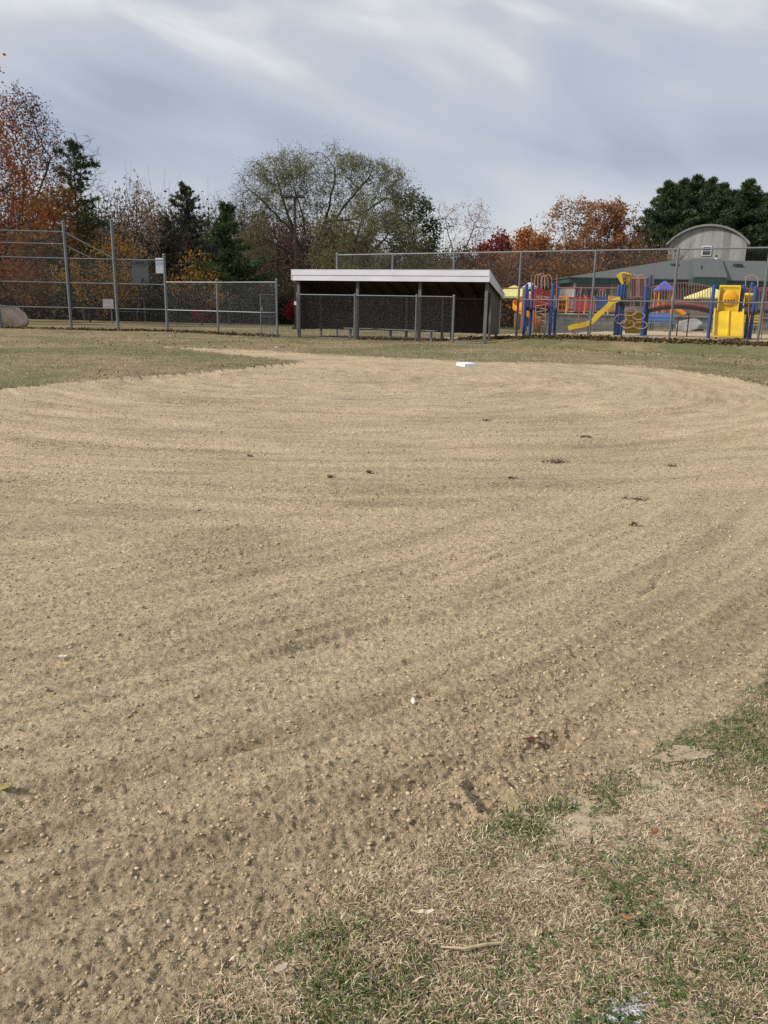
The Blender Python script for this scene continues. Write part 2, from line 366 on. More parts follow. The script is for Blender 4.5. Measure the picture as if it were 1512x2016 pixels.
def dirt_material():
    m_ = bpy.data.materials.new('raked_infield_dirt'); m_.use_nodes = True; t, bs, tc = ground_nodes(m_); L = t.links.new
    src = tc.outputs['Object']
    # arc coordinates: the drag mat circled the infield
    sx = N(t, 'ShaderNodeSeparateXYZ'); L(src, sx.inputs[0])
    wv = N(t, 'ShaderNodeMath', operation='MULTIPLY_ADD'); wv.inputs[1].default_value = -.25; L(sx.outputs[0], wv.inputs[0]); L(sx.outputs[1], wv.inputs[2])
    wr = N(t, 'ShaderNodeMapRange', interpolation_type='SMOOTHSTEP'); wr.inputs['From Min'].default_value = 3.6; wr.inputs['From Max'].default_value = 6.8; L(wv.outputs[0], wr.inputs['Value'])
    vecs = []
    for ce in CEN:
        mp = N(t, 'ShaderNodeMapping'); mp.inputs[1].default_value = (-ce[0], -ce[1], 0); L(src, mp.inputs[0])
        sp = N(t, 'ShaderNodeSeparateXYZ'); L(mp.outputs[0], sp.inputs[0])
        le = N(t, 'ShaderNodeVectorMath', operation='LENGTH'); L(mp.outputs[0], le.inputs[0])
        at = N(t, 'ShaderNodeMath', operation='ARCTAN2'); L(sp.outputs[0], at.inputs[0])
        ng = N(t, 'ShaderNodeMath', operation='MULTIPLY'); ng.inputs[1].default_value = -1; L(sp.outputs[1], ng.inputs[0]); L(ng.outputs[0], at.inputs[1])
        a9 = N(t, 'ShaderNodeMath', operation='MULTIPLY'); a9.inputs[1].default_value = 1.4; L(at.outputs[0], a9.inputs[0])
        cb = N(t, 'ShaderNodeCombineXYZ'); L(le.outputs['Value'], cb.inputs[0]); L(a9.outputs[0], cb.inputs[1]); vecs.append(cb.outputs[0])
    def arcnoise(*a_):
        n0, n1 = noise(t, vecs[0], *a_), noise(t, vecs[1], *a_); mx = N(t, 'ShaderNodeMix', data_type='FLOAT'); L(wr.outputs[0], mx.inputs[0]); L(n0.outputs[0], mx.inputs[2]); L(n1.outputs[0], mx.inputs[3]); return mx
    big = noise(t, src, .35, 4); streak = arcnoise(1.5, 5, .65, .3); fine = noise(t, src, 70, 6, .75); mid = noise(t, src, 9, 5, .7); st2 = arcnoise(5, 4, .6)
    c = ramp(t, [(.30, (.36, .282, .176)), (.5, (.485, .383, .244)), (.70, (.58, .462, .302))]); L(streak.outputs[0], c.inputs[0])
    c2 = mixc(t, .45, c.outputs[0], ramp_link(t, big.outputs[0], [(.35, (.395, .322, .208)), (.65, (.56, .430, .270))]))
    c3 = mixc(t, .75, c2, ramp_link(t, st2.outputs[0], [(.34, .70), (.5, 1.0), (.66, 1.14)]), 'MULTIPLY')
    c4 = mixc(t, .8, c3, ramp_link(t, fine.outputs[0], [(.36, .45), (.48, 1.0), (.62, 1.3)]), 'MULTIPLY')  # grain tone, its contrast raised to paint in tiny shadows between grains
    sp2 = noise(t, src, 27, 5, .7)
    c4 = mixc(t, .85, c4, ramp_link(t, sp2.outputs[0], [(.34, .55), (.46, .95), (.54, 1.05), (.66, 1.3)]), 'MULTIPLY')  # dark specks in the colour stand in for micro-shadows among the crumbs
    c5 = mixc(t, .6, c4, ramp_link(t, mid.outputs[0], [(.3, .75), (.5, 1.0), (.7, 1.1)]), 'MULTIPLY')
    ta = N(t, 'ShaderNodeAttribute'); ta.attribute_name = 'turned_and_rut_shade'
    c6 = mixc(t, ta.outputs['Fac'], c5, (.80, .775, .755), 'MULTIPLY')
    L(c6, bs.inputs['Base Color'])
    b1 = N(t, 'ShaderNodeBump'); b1.inputs['Strength'].default_value = .9; b1.inputs['Distance'].default_value = .018
    hs = N(t, 'ShaderNodeMath', operation='MULTIPLY_ADD'); hs.inputs[1].default_value = 1.8; L(sp2.outputs[0], hs.inputs[0]); L(fine.outputs[0], hs.inputs[2]); L(hs.outputs[0], b1.inputs['Height'])
    L(b1.outputs[0], bs.inputs['Normal']); return m_
def ramp_link(t, src, stops):
    r_ = ramp(t, stops); t.links.new(src, r_.inputs[0]); return r_.outputs[0]
def turf_material():
    m_ = bpy.data.materials.new('autumn_turf'); m_.use_nodes = True; t, bs, tc = ground_nodes(m_); L = t.links.new; src = tc.outputs['Object']
    big = noise(t, src, .28, 5, .6, .6); mid = noise(t, src, 1.6, 5, .65); fine = noise(t, src, 55, 6, .8); sm = noise(t, src, 7, 5, .7)
    dry = ramp_link(t, mid.outputs[0], [(.3, (.185, .135, .078)), (.5, (.265, .195, .115)), (.7, (.33, .245, .15))])
    grn = ramp_link(t, sm.outputs[0], [(.3, (.075, .088, .034)), (.7, (.145, .158, .062))])
    f = ramp_link(t, big.outputs[0], [(.43, 0.05), (.59, .85)])
    c = mixc(t, f, dry, grn)
    f2 = ramp_link(t, sm.outputs[0], [(.52, 0.0), (.68, .5)])
    c = mixc(t, f2, c, grn)
    c = mixc(t, .85, c, ramp_link(t, fine.outputs[0], [(.32, .5), (.5, 1.0), (.68, 1.35)]), 'MULTIPLY')
    ab = N(t, 'ShaderNodeAttribute'); ab.attribute_name = 'soil'
    c = mixc(t, ab.outputs['Fac'], c, ramp_link(t, fine.outputs[0], [(.3, (.34, .265, .175)), (.5, (.50, .40, .27)), (.7, (.62, .51, .36))]))
    L(c, bs.inputs['Base Color'])
    b1 = N(t, 'ShaderNodeBump'); b1.inputs['Strength'].default_value = .9; b1.inputs['Distance'].default_value = .010
    hs = N(t, 'ShaderNodeMath', operation='MULTIPLY_ADD'); hs.inputs[1].default_value = 1.0; L(sm.outputs[0], hs.inputs[0]); L(fine.outputs[0], hs.inputs[2]); L(hs.outputs[0], b1.inputs['Height'])
    L(b1.outputs[0], bs.inputs['Normal']); return m_
DIRT_M = dirt_material(); TURF_M = turf_material()
MULCH_M = mat('pale_wood_chip_mulch', (.44, .345, .22), .95, .45, 14, .8, 40)

def polar_ground():
    # rings: fine close to where one stands, growing with distance
    rs = [0.3]
    while rs[-1] < 130:
        r = rs[-1]; rs.append(r + max(.0038 * max(r, .8), .0011 * r * r * .8) if r < 40 else r * 1.03)
    rs = np.array(rs); th = np.concatenate([np.linspace(R(-92), R(-45), 70)[:-1], np.linspace(R(-45), R(45), 600), np.linspace(R(45), R(92), 110)[1:]])
    rr, tt = np.meshgrid(rs, th, indexing='ij'); x = rr * np.sin(tt); y = rr * np.cos(tt)
    dirt = is_dirt(x, y)
    # soften: blend heights close to the edge
    nr, nt = dirt.shape
    z = np.where(dirt, dirt_h(x, y), grass_h(x, y)) + terrain(x, y)
    idx = np.arange(nr * nt).reshape(nr, nt)
    q = np.stack([idx[:-1, :-1], idx[:-1, 1:], idx[1:, 1:], idx[1:, :-1]], -1).reshape(-1, 4)[:, ::-1]
    xc, yc = x[:-1, :-1].ravel(), y[:-1, :-1].ravel()
    dq = dirt[:-1, :-1].ravel()
    d = (xc - F0[0]) * FN[0] + (yc - F0[1]) * FN[1]; t = (xc - F0[0]) * FD[0] + (yc - F0[1]) * FD[1]
    e = .25 * perlin(xc * 1.5, yc * 1.5, 71)
    mq = (~dq) & (d > -.12 + e * .4) & (d < 11.5 + e * 3) & (t > 4.5 + 2 * e)
    V = np.stack([x, y, z], -1).reshape(-1, 3)
    def sub(mask, name, mt, kind='structure'):
        f = q[mask]; u, inv = np.unique(f, return_inverse=True)
        o = np_mesh(name, V[u], inv.reshape(-1, 4), mt, None, True)
        if name == 'grass_field':
            xx, yy = V[u][:, 0], V[u][:, 1]; so = np.clip(sstep((bare_at(xx, yy) + .12) / .4) * 1.1 + .2, 0, 1); so = so * sstep((9 - np.hypot(xx, yy)) / 4)
            at = o.data.attributes.new('soil', 'FLOAT', 'POINT'); at.data.foreach_set('value', np.clip(so, 0, 1).astype(np.float32))
        if name == 'infield_dirt':
            xx, yy = V[u][:, 0], V[u][:, 1]; tu = np.clip(.75 * clod_mask(xx, yy) + .5 * rut_fields(xx, yy)[1], 0, 1) * np.clip(.75 + .6 * perlin(xx * 5, yy * 5, 140) + .5 * perlin(xx * 21, yy * 21, 141), 0, 1.2)  # turned soil is darker; ruts get groove shade painted into the colour
            at = o.data.attributes.new('turned_and_rut_shade', 'FLOAT', 'POINT'); at.data.foreach_set('value', np.clip(tu, 0, 1).astype(np.float32))
        return tag(o, kind=kind)
    sub(dq, 'infield_dirt', DIRT_M); sub(~dq & ~mq, 'grass_field', TURF_M); sub(mq, 'mulch_ground', MULCH_M)
polar_ground()
# the sheet below and beyond, out to the horizon
mb = MB(); mb.add([(-900, -700, -.04), (900, -700, -.04), (900, 1200, -.04), (-900, 1200, -.04)], [(0, 1, 2, 3)])
tag(mb.build('ground', TURF_M), kind='structure')

# ------------------------------------------------------------------ grass blades, clods, straw
def blades(px, py, pz, length, width, lean, az, colr):
    n = len(px); hx, hy = np.cos(az), np.sin(az)
    base = np.stack([px, py, pz], 1); d = np.stack([hx, hy, 0 * hx], 1); s = np.stack([-hy, hx, 0 * hx], 1)
    up = np.array((0, 0, 1.0))
    mid = base + d * (length * .5 * np.sin(lean * .7))[:, None] + up * (length * .5 * np.cos(lean * .7))[:, None]
    tip = mid + d * (length * .5 * np.sin(lean * 1.25))[:, None] + up * (length * .5 * np.cos(lean * 1.25))[:, None]
    w = (s * width[:, None] * .5)
    V = np.stack([base - w, base + w, mid + w * .8, mid - w * .8, tip], 1).reshape(-1, 3)
    i = np.arange(n)[:, None] * 5
    F = np.concatenate([np.concatenate([i, i + 1, i + 2], 1), np.concatenate([i, i + 2, i + 3], 1), np.concatenate([i + 3, i + 2, i + 4], 1)], 0)
    return V, F, np.repeat(colr, 5, 0)
def scatter(n, r0, r1, a0, a1, power=1.0):
    """points whose density falls with distance from where one stands"""
    u = RNG.random(n); r = (r0 ** power + u * (r1 ** power - r0 ** power)) ** (1 / power)
    a = R(a0) + RNG.random(n) * (R(a1) - R(a0)); return r * np.sin(a), r * np.cos(a)
STRAW = np.array([(.50, .41, .28), (.45, .36, .235), (.37, .27, .165), (.60, .51, .37), (.30, .215, .135)])
GREEN = np.array([(.085, .125, .035), (.12, .165, .05), (.065, .10, .03), (.155, .175, .07)])
BLADE_M = tint_mat('grass_blade', .75, .25)
def grass_cols(x, y, bias=0):
    g = fbm(x * 1.1, y * 1.1, 4, 80) + .35 * perlin(x * 9, y * 9, 84) + bias
    p = np.clip(.30 + .75 * g, .05, .85); isg = RNG.random(len(x)) < p
    c = np.where(isg[:, None], GREEN[RNG.integers(0, 4, len(x))], STRAW[RNG.integers(0, 5, len(x))])
    return np.clip(c * (.75 + .5 * RNG.random(len(x)))[:, None], 0, 1), isg
def near_grass():
    x, y = scatter(620000, .95, 6.5, -34, 46, .55)
    x2, y2 = scatter(90000, 3.0, 9, 20, 46, .8); x3, y3 = scatter(230000, .5, 7.5, 46, 90, .7); x = np.concatenate([x, x2, x3]); y = np.concatenate([y, y2, y3])
    jx = x + RNG.normal(0, .02, len(x)); jy = y + RNG.normal(0, .02, len(x))
    bare = bare_at(x, y)
    k = ~is_dirt(jx, jy) & (bare < .30 + .62 * RNG.random(len(x)) ** 1.5) ; x, y = x[k], y[k]
    n = len(x); z = grass_h(x, y) + terrain(x, y) - .003
    c, isg = grass_cols(x, y, .13); dk = (RNG.random(len(x)) < .26)[:, None]; c = np.where(dk, c * .38, c * 1.38)
    ln = np.where(isg, RNG.uniform(.010, .026, n), RNG.uniform(.011, .036, n)); lean = np.where(isg, RNG.uniform(.3, 1.3, n), RNG.uniform(1.12, 1.62, n))
    wd = np.where(isg, RNG.uniform(.0022, .0042, n), RNG.uniform(.0012, .0026, n))
    V, F, CC = blades(x, y, z, ln, wd, lean, RNG.random(n) * 6.283, c)
    o = np_mesh('grass', V, F, BLADE_M, None, False, CC); tag(o, kind='stuff')
def far_grass():
    x, y = scatter(150000, 12, 46, -40, 40, 1.1)
    d = (x - F0[0]) * FN[0] + (y - F0[1]) * FN[1]; t = (x - F0[0]) * FD[0] + (y - F0[1]) * FD[1]
    k = ~is_dirt(x, y) & ~((d > .1) & (t > 4)); x, y = x[k], y[k]; n = len(x); z = grass_h(x, y) + terrain(x, y) - .004
    c, isg = grass_cols(x * .35, y * .35, -.2); c *= .85
    V, F, CC = blades(x, y, z, RNG.uniform(.025, .055, n), RNG.uniform(.008, .02, n), RNG.uniform(.5, 1.4, n), RNG.random(n) * 6.283, c)
    o = np_mesh('field_grass', V, F, BLADE_M, None, False, CC); tag(o, kind='stuff')
    # rough lip of turf where the grass meets the raked dirt
    x, y = scatter(260000, 9, 32, -40, 40, 1.0); e = .07
    k = ~is_dirt(x, y) & (is_dirt(x, y - e * (1 + y / 14)) | is_dirt(x + e, y) | is_dirt(x - e, y)); x, y = x[k], y[k]; n = len(x)
    c, isg = grass_cols(x, y, -.15); c *= .8
    V, F, CC = blades(x, y, grass_h(x, y) + terrain(x, y) - .01, RNG.uniform(.02, .06, n), RNG.uniform(.006, .014, n), RNG.uniform(.7, 1.57, n), RNG.random(n) * 6.283, c)
    o = np_mesh('turf_edge_grass', V, F, BLADE_M, None, False, CC); tag(o, kind='stuff')
def clover():
    x, y = scatter(60000, 1.0, 5.5, -30, 46, .6)
    k = ~is_dirt(x, y) & ((fbm(x * 2.4, y * 2.4, 3, 120) + .3 * perlin(x * 12, y * 12, 121)) > .16 + .4 * RNG.random(len(x))); x, y = x[k], y[k]; n = len(x)
    z = grass_h(x, y) + RNG.uniform(.004, .018, n); s = RNG.uniform(.0022, .0056, n); a = RNG.random(n) * 6.283; V = []
    tx, ty = RNG.normal(0, .35, n), RNG.normal(0, .35, n)
    for k in range(6):
        t = a + k * math.pi / 3; r_ = s * (1 if k % 2 else .8); dx_, dy_ = np.cos(t) * r_, np.sin(t) * r_; V.append(np.stack([x + dx_, y + dy_, z + dx_ * tx + dy_ * ty], 1))
    V = np.stack(V, 1).reshape(-1, 3); i = np.arange(n)[:, None] * 6; F = np.concatenate([np.concatenate([i, i + 1, i + 2, i + 3], 1), np.concatenate([i, i + 3, i + 4, i + 5], 1)], 0)
    c = np.array([(.07, .13, .03), (.10, .17, .045), (.055, .10, .03), (.16, .20, .08)])[RNG.integers(0, 4, n)] * RNG.uniform(.8, 1.25, (n, 1))
    tag(np_mesh('clover', V, F, BLADE_M, None, False, np.repeat(c, 6, 0)), kind='stuff')
near_grass(); far_grass(); clover()

ICO_V = None
def ico():
    bm = bmesh.new(); bmesh.ops.create_icosphere(bm, subdivisions=1, radius=1); v = np.array([p.co[:] for p in bm.verts]); f = np.array([[q.index for q in p.verts] for p in bm.faces]); bm.free(); return v, f
IV, IF = ico()
PEB_M = tint_mat('dirt_clod', .95)
def clods():
    x, y = scatter(800000, .95, 19, -42, 44, .62)
    cm = clod_mask(x, y)
    k = is_dirt(x, y) & (RNG.random(len(x)) < .24 + .40 * cm ** 1.3); x, y = x[k], y[k]; n = len(x); cm = cm[k]
    s = .0011 + .0050 * RNG.random(n) ** 12 + .0008 * cm * RNG.random(n); s *= 1 + np.clip(np.hypot(x, y) / 12, 0, 1.2)
    sc = s[:, None] * RNG.uniform(.65, 1.35, (n, 3)) * np.array((1, 1, .72))
    a = RNG.random(n) * 6.283; ca, sa = np.cos(a), np.sin(a)
    v = IV[None] * (1 + .32 * RNG.standard_normal((n, len(IV), 1))) * sc[:, None]
    vx = v[..., 0] * ca[:, None] - v[..., 1] * sa[:, None]; vy = v[..., 0] * sa[:, None] + v[..., 1] * ca[:, None]
    V = np.stack([vx + x[:, None], vy + y[:, None], v[..., 2] + (dirt_h(x, y) + terrain(x, y) + s * .25)[:, None]], -1).reshape(-1, 3)
    F = (IF[None] + (np.arange(n) * len(IV))[:, None, None]).reshape(-1, 3)
    base = np.array([(.43, .336, .212), (.39, .306, .193), (.47, .37, .24), (.32, .253, .163), (.55, .47, .35)])[RNG.choice(5, n, p=[.34, .3, .2, .12, .04])] * RNG.uniform(.82, 1.12, (n, 1))
    o = np_mesh('gravel', V, F, PEB_M, None, False, np.repeat(base, len(IV), 0)); tag(o, kind='stuff')
def straw():
    x, y = scatter(26000, 1.0, 12, -40, 44, .8)
    k = is_dirt(x, y) & (RNG.random(len(x)) < .10 + .9 * np.exp(-np.hypot(x - .6, y - 2.2) / 2.0)); x, y = x[k], y[k]; n = len(x)
    z = dirt_h(x, y) + .004
    c = STRAW[RNG.integers(0, 5, n)] * RNG.uniform(.8, 1.15, (n, 1))
    V, F, CC = blades(x, y, z, RNG.uniform(.012, .05, n), RNG.uniform(.0010, .0022, n), RNG.uniform(1.25, 1.5, n), RNG.random(n) * 6.283, c)
    o = np_mesh('loose_straw', V, F, BLADE_M, None, False, CC); tag(o, kind='stuff')
clods(); straw()

def litter(name, lines, n, spread, cols, size):
    Vs = []; Fs = []; Cs = []; b = 0
    for (p, q, k) in lines:
        t = RNG.random(k); x = p[0] + (q[0] - p[0]) * t; y = p[1] + (q[1] - p[1]) * t
        dn = np.array((-(q[1] - p[1]), q[0] - p[0])); dn = dn / np.hypot(*dn); o = RNG.normal(0, spread, k) * (.6 + .8 * np.abs(perlin(x * .8, y * .8, 7)))
        x = x + dn[0] * o; y = y + dn[1] * o; z = terrain(x, y) + grass_h(x, y) + np.abs(RNG.normal(0, .035, k)) + .01
        u = RNG.standard_normal((k, 3)); u[:, 2] *= .6; u /= np.linalg.norm(u, axis=1)[:, None]; w = np.cross(u, RNG.standard_normal((k, 3))); w /= np.linalg.norm(w, axis=1)[:, None]
        s = RNG.uniform(.5, 1.2, (k, 1)) * size; c0 = np.stack([x, y, z], 1)
        V = np.stack([c0 - u * s, c0 + w * s * .6, c0 + u * s, c0 - w * s * .6], 1).reshape(-1, 3); Vs.append(V); Fs.append(np.arange(k * 4).reshape(-1, 4) + b); b += k * 4
        Cs.append(np.repeat(np.array(cols)[RNG.integers(0, len(cols), k)] * RNG.uniform(.7, 1.2, (k, 1)), 4, 0))
    return tag(np_mesh(name, np.concatenate(Vs), np.concatenate(Fs), BLADE_M, None, False, np.concatenate(Cs)), kind='stuff')

# ------------------------------------------------------------------ fences
def chain_link(name, p, q, zb, ztop, parent, mt=WIRE, pitch=.056, r=.0017, top_fn=None, off=(0, 0)):
    """woven wire as two families of diagonal wires between p and q (xy), from zb(t) to ztop(t)"""
    p = np.array(p, float); q = np.array(q, float); Ln = float(np.hypot(*(q - p))); H = ztop - zb
    step = pitch * math.sqrt(2); segs = []
    for fam in (1, -1):
        c = -H if fam == 1 else 0.0
        end = Ln if fam == 1 else Ln + H
        while c < end:
            # x = c + s (fam 1) / x = c - s (fam -1), s = height 0..H
            if fam == 1: s0 = max(0, -c); s1 = min(H, Ln - c)
            else: s0 = max(0, c - Ln); s1 = min(H, c)
            if s1 - s0 > .01:
                if top_fn is None: segs.append((fam, c, s0, s1))
                else:
                    ss = np.linspace(s0, s1, 60); xx = c + fam * ss; okm = ss <= top_fn(xx / Ln) * H
                    if okm.any():
                        i0 = np.argmax(okm); i1 = len(okm) - 1 - np.argmax(okm[::-1]); segs.append((fam, c, ss[i0], ss[i1]))
            c += step
    s = np.array([(f, c, a, b) for f, c, a, b in segs]); n = len(s)
    u = (q - p) / Ln; nn = np.array((-u[1], u[0]))
    def pt(sv):
        xx = s[:, 1] + s[:, 0] * sv; o = s[:, 0] * r * .9
        return np.stack([p[0] + u[0] * xx + nn[0] * o + off[0], p[1] + u[1] * xx + nn[1] * o + off[1], zb + sv], 1)
    A = pt(s[:, 2]); B = pt(s[:, 3]); U3 = np.array((u[0], u[1], 0)); N3 = np.array((nn[0], nn[1], 0))
    sd_ = (U3[None] - np.array((0, 0, 1.0))[None] * s[:, :1]) / math.sqrt(2)
    ring = [sd_ * r, -.5 * sd_ * r + N3 * r * .87, -.5 * sd_ * r - N3 * r * .87]
    V = np.stack([A + ring[0], A + ring[1], A + ring[2], B + ring[0], B + ring[1], B + ring[2]], 1).reshape(-1, 3)
    i = (np.arange(n) * 6)[:, None]
    F = np.concatenate([np.concatenate([i + a, i + b, i + b + 3, i + a + 3], 1) for a, b in ((0, 1), (1, 2), (2, 0))], 0)
    return np_mesh(name, V, F, mt, parent)
def post(parent, x, y, z0, z1, r, mt=GALV, cap=True, name='post', top=None):
    b = MB(); e = top or (x, y)
    b.tube([(x, y, z0), (e[0], e[1], z1)], r, 10)
    o = b.build(name, mt, parent, True)
    if cap:
        c = MB(); c.sphere((e[0], e[1], z1), r * 1.25, 10, 6, (1, 1, .8)); c.build('post_cap', mt, o, True)
    return o
def rail(parent, a, b, r=.021, mt=GALV, name='rail'):
    return MB().tube([a, b], r, 8).build(name, mt, parent, True)

# --- tall fence on the right, in front of the playground: 12 ft, posts 10 ft apart
tall = thing('chain_link_fence', 'tall grey chain-link fence running behind the dugout and before the playground', 'fence', None, (F0[0], F0[1], 0)); tall.location = (0, 0, 0)
TS = [0, 2.95, 5.95, 8.95, 12.0, 15.05, 18.1, 21.2, 24.3]
def TP(t, z=0): return (F0[0] + FD[0] * t, F0[1] + FD[1] * t, z)
for i, t in enumerate(TS):
    x, y, _ = TP(t); g = gz(x, y); post(tall, x, y, g - .1, 3.68 + .02, .045 if i else .055, GALV_D, i == 0)
for a, b in zip(TS[:-1], TS[1:]):
    rail(tall, TP(a, 3.66), TP(b, 3.66), .03, GALV_D, 'top_rail')
    rail(tall, TP(a, 1.80), TP(b, 1.80), .026, GALV_D, 'middle_rail')
    g = min(gz(*TP(a)[:2]), gz(*TP(b)[:2]))
    chain_link('wire_mesh', TP(a)[:2], TP(b)[:2], g + .03, 3.66, tall, mat('weathered_chain_link_wire', (.10, .105, .105), .6, .15, 2, metal=.2), off=(-.503 * .05, -.865 * .05))

# --- left: 8 ft fence with its open gate, and the backstop
B1 = G(330, 654.5); B2 = G(430, 659); B3 = G(546, 665.5)
low = thing('chain_link_fence', 'shorter grey chain-link fence with an open gate left of the dugout', 'fence')
post(low, B2.x, B2.y, -.1, 2.43, .045); post(low, B3.x, B3.y, -.1, 2.43, .05)
for a, b in ((B1, B2), (B2, B3)):
    rail(low, (a.x, a.y, 2.32), (b.x, b.y, 2.32), .024, name='top_rail'); rail(low, (a.x, a.y, 1.05), (b.x, b.y, 1.05), .024, name='middle_rail')
    chain_link('wire_mesh', (a.x, a.y), (b.x, b.y), .03, 2.32, low)
gt = thing('gate', 'narrow chain-link gate swung open at the end of the shorter fence', 'gate')
gh = Vector((B3.x + .02, B3.y - .09, 0)); ge_ = Vector((gh.x - .62, gh.y - .55, 0)); 
gu = (ge_ - gh)
fr = MB()
for k in (0, 1): pp = gh + gu * k; fr.tube([(pp.x, pp.y, .04), (pp.x, pp.y, 1.80)], .021, 8)
for z in (.05, .90, 1.05, 1.79): fr.tube([(gh.x, gh.y, z), (ge_.x, ge_.y, z)], .018, 8)
fr.build('gate_frame', GALV, gt, True)
chain_link('wire_mesh', (gh.x, gh.y), (ge_.x, ge_.y), .05, 1.79, gt)
lt = MB(); pp = gh + gu * .93; lt.cbox((pp.x, pp.y - .03, 1.22), (.10, 0, 0), (0, .05, 0), (0, 0, .14)); lt.build('latch', GALV_D, gt, False, .006)

bs_ = thing('backstop_fence', 'high stepped chain-link backstop at the left edge with grey posts and rails', 'fence')
K = [G(-175, 645), G(2, 648), G(141, 650.5), G(233, 652.5), B1]
tops = [5.15, 5.15, P(126, 437, K[2].y).z, P(221, 434, K[3].y).z, P(326, 502, B1.y).z]
for k, (p, zt) in enumerate(zip(K, tops)): post(bs_, p.x, p.y, -.1, zt, .065 if k else .05, GALV, k != 0)
def zpx(px, py, Y): return P(px, py, Y).z
zr = [zpx(100, 456, K[2].y), zpx(100, 480, K[2].y), zpx(100, 508, K[2].y), zpx(100, 556, K[2].y), zpx(100, 605, K[2].y)]
for j in (0, 1, 2):
    for (a, b, lv) in ((0, 1, zr), (1, 2, zr)): rail(bs_, (K[a].x, K[a].y, lv[j]), (K[b].x, K[b].y, lv[j]), .028)
for j, zz in enumerate(zr[2:]):
    for (a, b) in ((2, 3), (3, 4)): rail(bs_, (K[a].x, K[a].y, zz), (K[b].x, K[b].y, zz), .028)
for j in (3, 4):
    for (a, b) in ((0, 1), (1, 2)): rail(bs_, (K[a].x, K[a].y, zr[j]), (K[b].x, K[b].y, zr[j]), .028)
def mixp(a, b, t): return a.lerp(b, t)
rail(bs_, (K[2].x, K[2].y, zr[0]), (K[3].x, K[3].y, zr[2] + .03), .026, name='brace')
mm = mixp(K[2], K[3], .55); rail(bs_, (K[2].x, K[2].y, zr[1] - .05), (mm.x, mm.y, zr[2] + .02), .022, name='brace')
for a, b in ((0, 1), (1, 2)): chain_link('wire_mesh', K[a][:2], K[b][:2], .03, zr[0], bs_)
for a, b in ((2, 3), (3, 4)): chain_link('wire_mesh', K[a][:2], K[b][:2], .03, zr[2], bs_)
fwd = Vector((0, -1, 0))
# boards tied to the backstop
pb = P(275, 535, B1.y - .02); 
g1 = thing('backboard', 'large grey metal panel with black brackets hung on the backstop fence', 'panel')
MB().cbox((pb.x, pb.y + .10, pb.z), (.76, 0, 0), (0, .05, 0), (0, 0, 1.02)).build('panel', mat('grey_painted_metal', (.10, .104, .112), .5, .12, 2), g1, False, .012)
MB().cbox((pb.x + .03, pb.y + .05, pb.z + .42), (.36, 0, .0), (0, .05, 0), (0, 0, .06)).tube([(pb.x - .14, pb.y + .07, pb.z + .42), (pb.x - .14, pb.y + .02, pb.z + .34)], .02, 6).build('bracket', mat('black_metal', (.02, .02, .022), .5, .1), g1)
MB().tube([(pb.x + .02, pb.y + .06, pb.z - .5), (pb.x + .1, pb.y + .04, pb.z - .28)], .035, 6).build('bracket', MATS['black_metal'], g1)
pw = P(314, 523, B1.y); 
g2 = thing('sign', 'small white rectangular sign at the backstop corner post', 'sign')
MB().cbox((pw.x, pw.y + .06, pw.z), (.40, 0, 0), (0, .012, 0), (0, 0, .69)).build('sign_board', mat('white_sign_paint', (.68, .72, .80), .5, .04), g2, False, .004)

# ------------------------------------------------------------------ dugout
A = G(589, 665.4); Bq = G(953, 679)
ux = Vector((Bq.x - A.x, Bq.y - A.y, 0)); DL = ux.length; ux.normalize(); vx = Vector((-ux.y, ux.x, 0)); zz = Vector((0, 0, 1))
def D(s, d, z): return A + ux * s + vx * d + zz * z
dug = thing('dugout', 'long open-front wooden dugout with a white fascia and sloping roof', 'dugout')
DEP = 2.1; ZB = .37
zf, zbk = 2.84, 1.98   # roof top line front / back
def roof_z(d): return zf + (zbk - zf) * (d + .28) / (DEP + .28 + .18)
# roof slab
rb = MB(); o1, o2 = -.16, DL + .14
rb.hexa([D(o1, -.28, zf - .10), D(o2, -.28, zf - .10), D(o2, DEP + .18, zbk - .10), D(o1, DEP + .18, zbk - .10), D(o1, -.28, zf), D(o2, -.28, zf), D(o2, DEP + .18, zbk), D(o1, DEP + .18, zbk)])
roof = rb.build('roof', WOODD, dug)
sh = MB(); sh.hexa([D(o1 - .04, -.34, zf + .004), D(o2 + .04, -.34, zf + .004), D(o2 + .04, DEP + .24, zbk + .004), D(o1 - .04, DEP + .24, zbk + .004), D(o1 - .04, -.34, zf + .025), D(o2 + .04, -.34, zf + .025), D(o2 + .04, DEP + .24, zbk + .025), D(o1 - .04, DEP + .24, zbk + .025)]); sh.build('shingles', WHITE, roof)
f1 = MB(); f1.box(D(o1 - .03, -.30, zf - .205), ux * (o2 - o1 + .06), -vx * .035, zz * .205); f1.build('fascia_board', WHITE, dug)
f2 = MB(); f2.box(D(o1 - .025, -.285, zf - .425), ux * (o2 - o1 + .05), -vx * .028, zz * .212); f2.build('fascia_board', WHITE, dug)
for s0 in (o1 - .035, o2 + .003):
    rk = MB(); a = [D(s0, -.335, zf - .40), D(s0 + .03, -.335, zf - .40), D(s0 + .03, DEP + .2, zbk - .20), D(s0, DEP + .2, zbk - .20), D(s0, -.335, zf), D(s0 + .03, -.335, zf), D(s0 + .03, DEP + .2, zbk), D(s0, DEP + .2, zbk)]
    rk.hexa(a); rk.build('rake_board', WHITE, dug)
# rafters
rf = None
for k in range(12):
    s = .2 + k * (DL - .4) / 11
    MB().hexa([D(s, -.26, zf - .235), D(s + .045, -.26, zf - .235), D(s + .045, DEP, roof_z(DEP) - .235), D(s, DEP, roof_z(DEP) - .235), D(s, -.26, zf - .103), D(s + .045, -.26, zf - .103), D(s + .045, DEP, roof_z(DEP) - .103), D(s, DEP, roof_z(DEP) - .103)]).build('rafter', WOODD, dug)
